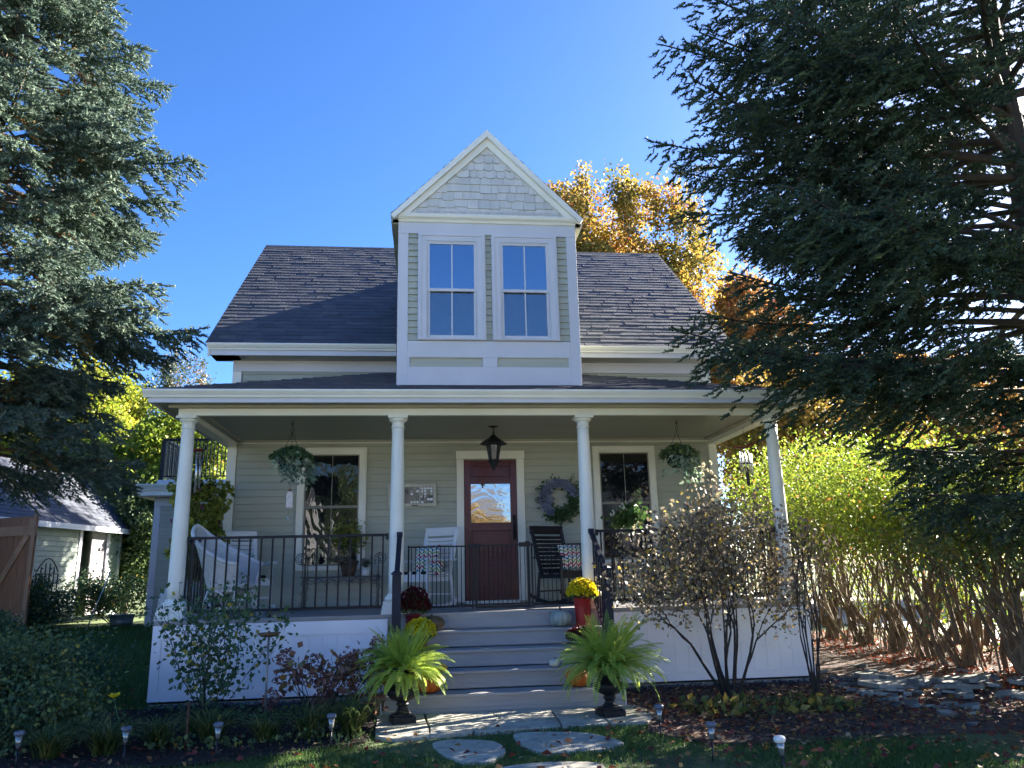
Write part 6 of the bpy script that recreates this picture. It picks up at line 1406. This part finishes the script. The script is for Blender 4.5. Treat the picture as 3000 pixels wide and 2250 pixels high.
mb.box(-1.5, .006, -.03, -.001, 1.95, 2.15); mb.box(-1.5, .006, -.03, -.001, .15, .35); mb.box(-.09, .02, -.034, -.0305, .05, 2.40); mb.bar((-1.35, -.02, .36), (-.22, -.02, 1.94), .03, .14, (-.8, 0, .6)); mb.build('brace', CED2, t)
mb = MB(); mb.box(-.05, .03, -.06, -.0345, .95, 1.15); mb.box(-.16, .03, -.06, -.0345, 2.1, 2.3); mb.build('hinge_block', CED2, t)
t = thing('iron_trellis', 'dark wrought iron trellis standing against the shed wall', 'trellis', (-9.50, 9.3, -.60), R(82)); mb = MB()
for k in range(6): mb.cyl((-.4 + k * .16, 0, 0), (-.4 + k * .16, 0, 1.25 + .25 * math.cos((k - 2.5) * .6)), .014, n=6)
for k in range(6): mb.cyl((-.42, 0, .15 + k * .22), (.42, 0, .15 + k * .22), .012, n=6)
mb.tube([(-.4 + .8 * q, 0, 1.3 + .30 * math.sin(q * 3.14)) for q in np.linspace(0, 1, 9)], .014, 6); mb.build('lattice', BLKP, t)
t = thing('gas_tank', 'pale upright gas tank with rounded top behind the left corner column', 'tank', (-5.42, 5.6, gz(-5.4, 5.6))); TNK = pm('dusty_white_tank', (.52, .50, .50), .5, .08, 4, dirt=((.36, .33, .32), 4, .6))
mb = MB(); mb.lathe([(.36, 0), (.37, .05), (.37, 1.0), (.33, 1.13), (.22, 1.21), (.06, 1.24)], (0, 0, 0), 28); mb.build('body', TNK, t); mb = MB(); mb.lathe([(.09, 1.235), (.09, 1.33), (.05, 1.345)], (.05, 0, 0), 16); mb.tube([(-.2, -.1, 1.2), (-.2, -.1, 1.27), (-.13, -.1, 1.27), (-.13, -.1, 1.2)], .012, 6); mb.build('valve_cap', TNK, t)
t = thing('wash_tub', 'grey galvanised wash tub under the shrubs between shed and wing', 'tub', (-8.4, 11.0, gz(-8.4, 11) + .02)); GALV = pm('galvanised_zinc', (.22, .27, .30), .45, .2, 12, metal=.6)
mb = MB(); mb.lathe([(.24, 0), (.27, .12), (.265, .13), (.30, .27), (.31, .28), (.29, .28), (.22, .03), (.01, .03)], (0, 0, 0), 26); mb.build('tub', GALV, t)
t = thing('white_stick', 'thin white stick leaning near the tub between shed and house', 'stick', (-8.9, 10.2, gz(-8.9, 10.2))); mb = MB(); mb.cyl((0, 0, 0), (.35, .2, 1.35), .012, n=7); mb.build('shaft', PLAST, t)
# dark tangled thicket behind
for i, (x, y, h, r_) in enumerate(((-12.6, 19.5, 4.6, 1.9), (-10.6, 20.5, 4.8, 1.9), (-14.8, 21, 4.2, 1.9), (-8.6, 18.2, 4.0, 1.6))):
    shrub('thicket_shrub', ('tangled dark thicket shrub nearest the shed corner', 'tangled dark thicket shrub in the middle of the gap', 'tangled dark thicket shrub behind the shed', 'tangled dark thicket shrub behind the wing wall')[i], (x, y, -.65), h, r_, 18, DGRN, .11, 6000, BARKD, .4, .03, 3, .1, .28, 300 + i, fan=.6, fill=.1, group='dark thicket behind the garden')
# ================================================================ RIGHT BACKGROUND: neighbour's house beyond the driveway
t = thing('neighbour_house', "neighbour's white clapboard house beyond the driveway, glimpsed through the hedge", 'house', (19.5, 4.0, G)); NW = pm('neighbour_white_siding', (.66, .66, .64), .7, .06, 3)
mb = MB(); mb.box(0, 7, -7, 7, 0, 3.0); mb.prism([(0, -7, 3.001), (7, -7, 3.001), (3.5, -7, 5.6)], (0, 14, 0)); mb.build('wall', NW, t)
mb = MB(); mb.prism([(-.4, -7.4, 2.9), (3.5, -7.4, 5.9), (3.5, -7.4, 5.75), (-.4, -7.4, 2.75)], (0, 14.8, 0)); mb.prism([(7.4, -7.4, 2.9), (3.5, -7.4, 5.9), (3.5, -7.4, 5.75), (7.4, -7.4, 2.75)], (0, 14.8, 0)); mb.build('roof', SLATE, t)
for y in (-5, -1.5, 2.5, 5): mb = MB(); mb.box(-.03, -.001, y - .5, y + .5, 1.0, 2.3); wn = mb.build('window', WHITE, t); mb = MB(); mb.box(-.04, -.031, y - .42, y + .42, 1.08, 2.22); mb.build('pane', GLASSD, wn)
# ================================================================ ACROSS THE STREET (unseen houses added to bounce sunlight onto the porch; windows also reflect them)
for i, (x, y, w_, lab) in enumerate(((-15, -31, 13, 'long white house added across the street to bounce light, behind the viewpoint to the left'), (-1.5, -44, 12, 'white gabled house added to bounce light, set back across the street'), (17, -31, 13, 'cream house added across the street to bounce light, to the right'))):
    t = thing('bounce_street_house', lab, 'house', (x, y, G)); mt = WHITE if i < 2 else CREAM
    mb = MB(); mb.box(-w_ / 2, w_ / 2, -7, 0, 0, 5.2); mb.prism([(-w_ / 2, 0, 5.201), (-w_ / 2, -7, 5.201), (-w_ / 2, -3.5, 7.6)], (w_, 0, 0)); mb.build('wall', mt, t)
    mb = MB(); mb.prism([(-w_ / 2 - .3, .4, 5.0), (-w_ / 2 - .3, -3.5, 7.8), (-w_ / 2 - .3, -3.5, 7.65), (-w_ / 2 - .3, .4, 4.85)], (w_ + .6, 0, 0)); mb.prism([(-w_ / 2 - .3, -7.4, 5.0), (-w_ / 2 - .3, -3.5, 7.8), (-w_ / 2 - .3, -3.5, 7.65), (-w_ / 2 - .3, -7.4, 4.85)], (w_ + .6, 0, 0)); mb.build('roof', SLATE, t)
    for z in (1.0, 3.4):
        for k in range(4):
            q = -w_ / 2 + w_ * (k + .5) / 4; mb = MB(); mb.box(q - .55, q + .55, .001, .05, z, z + 1.3); wn = mb.build('window', CREAM, t); mb = MB(); mb.box(q - .45, q + .45, .0505, .06, z + .1, z + 1.2); mb.build('pane', GLASSD, wn)
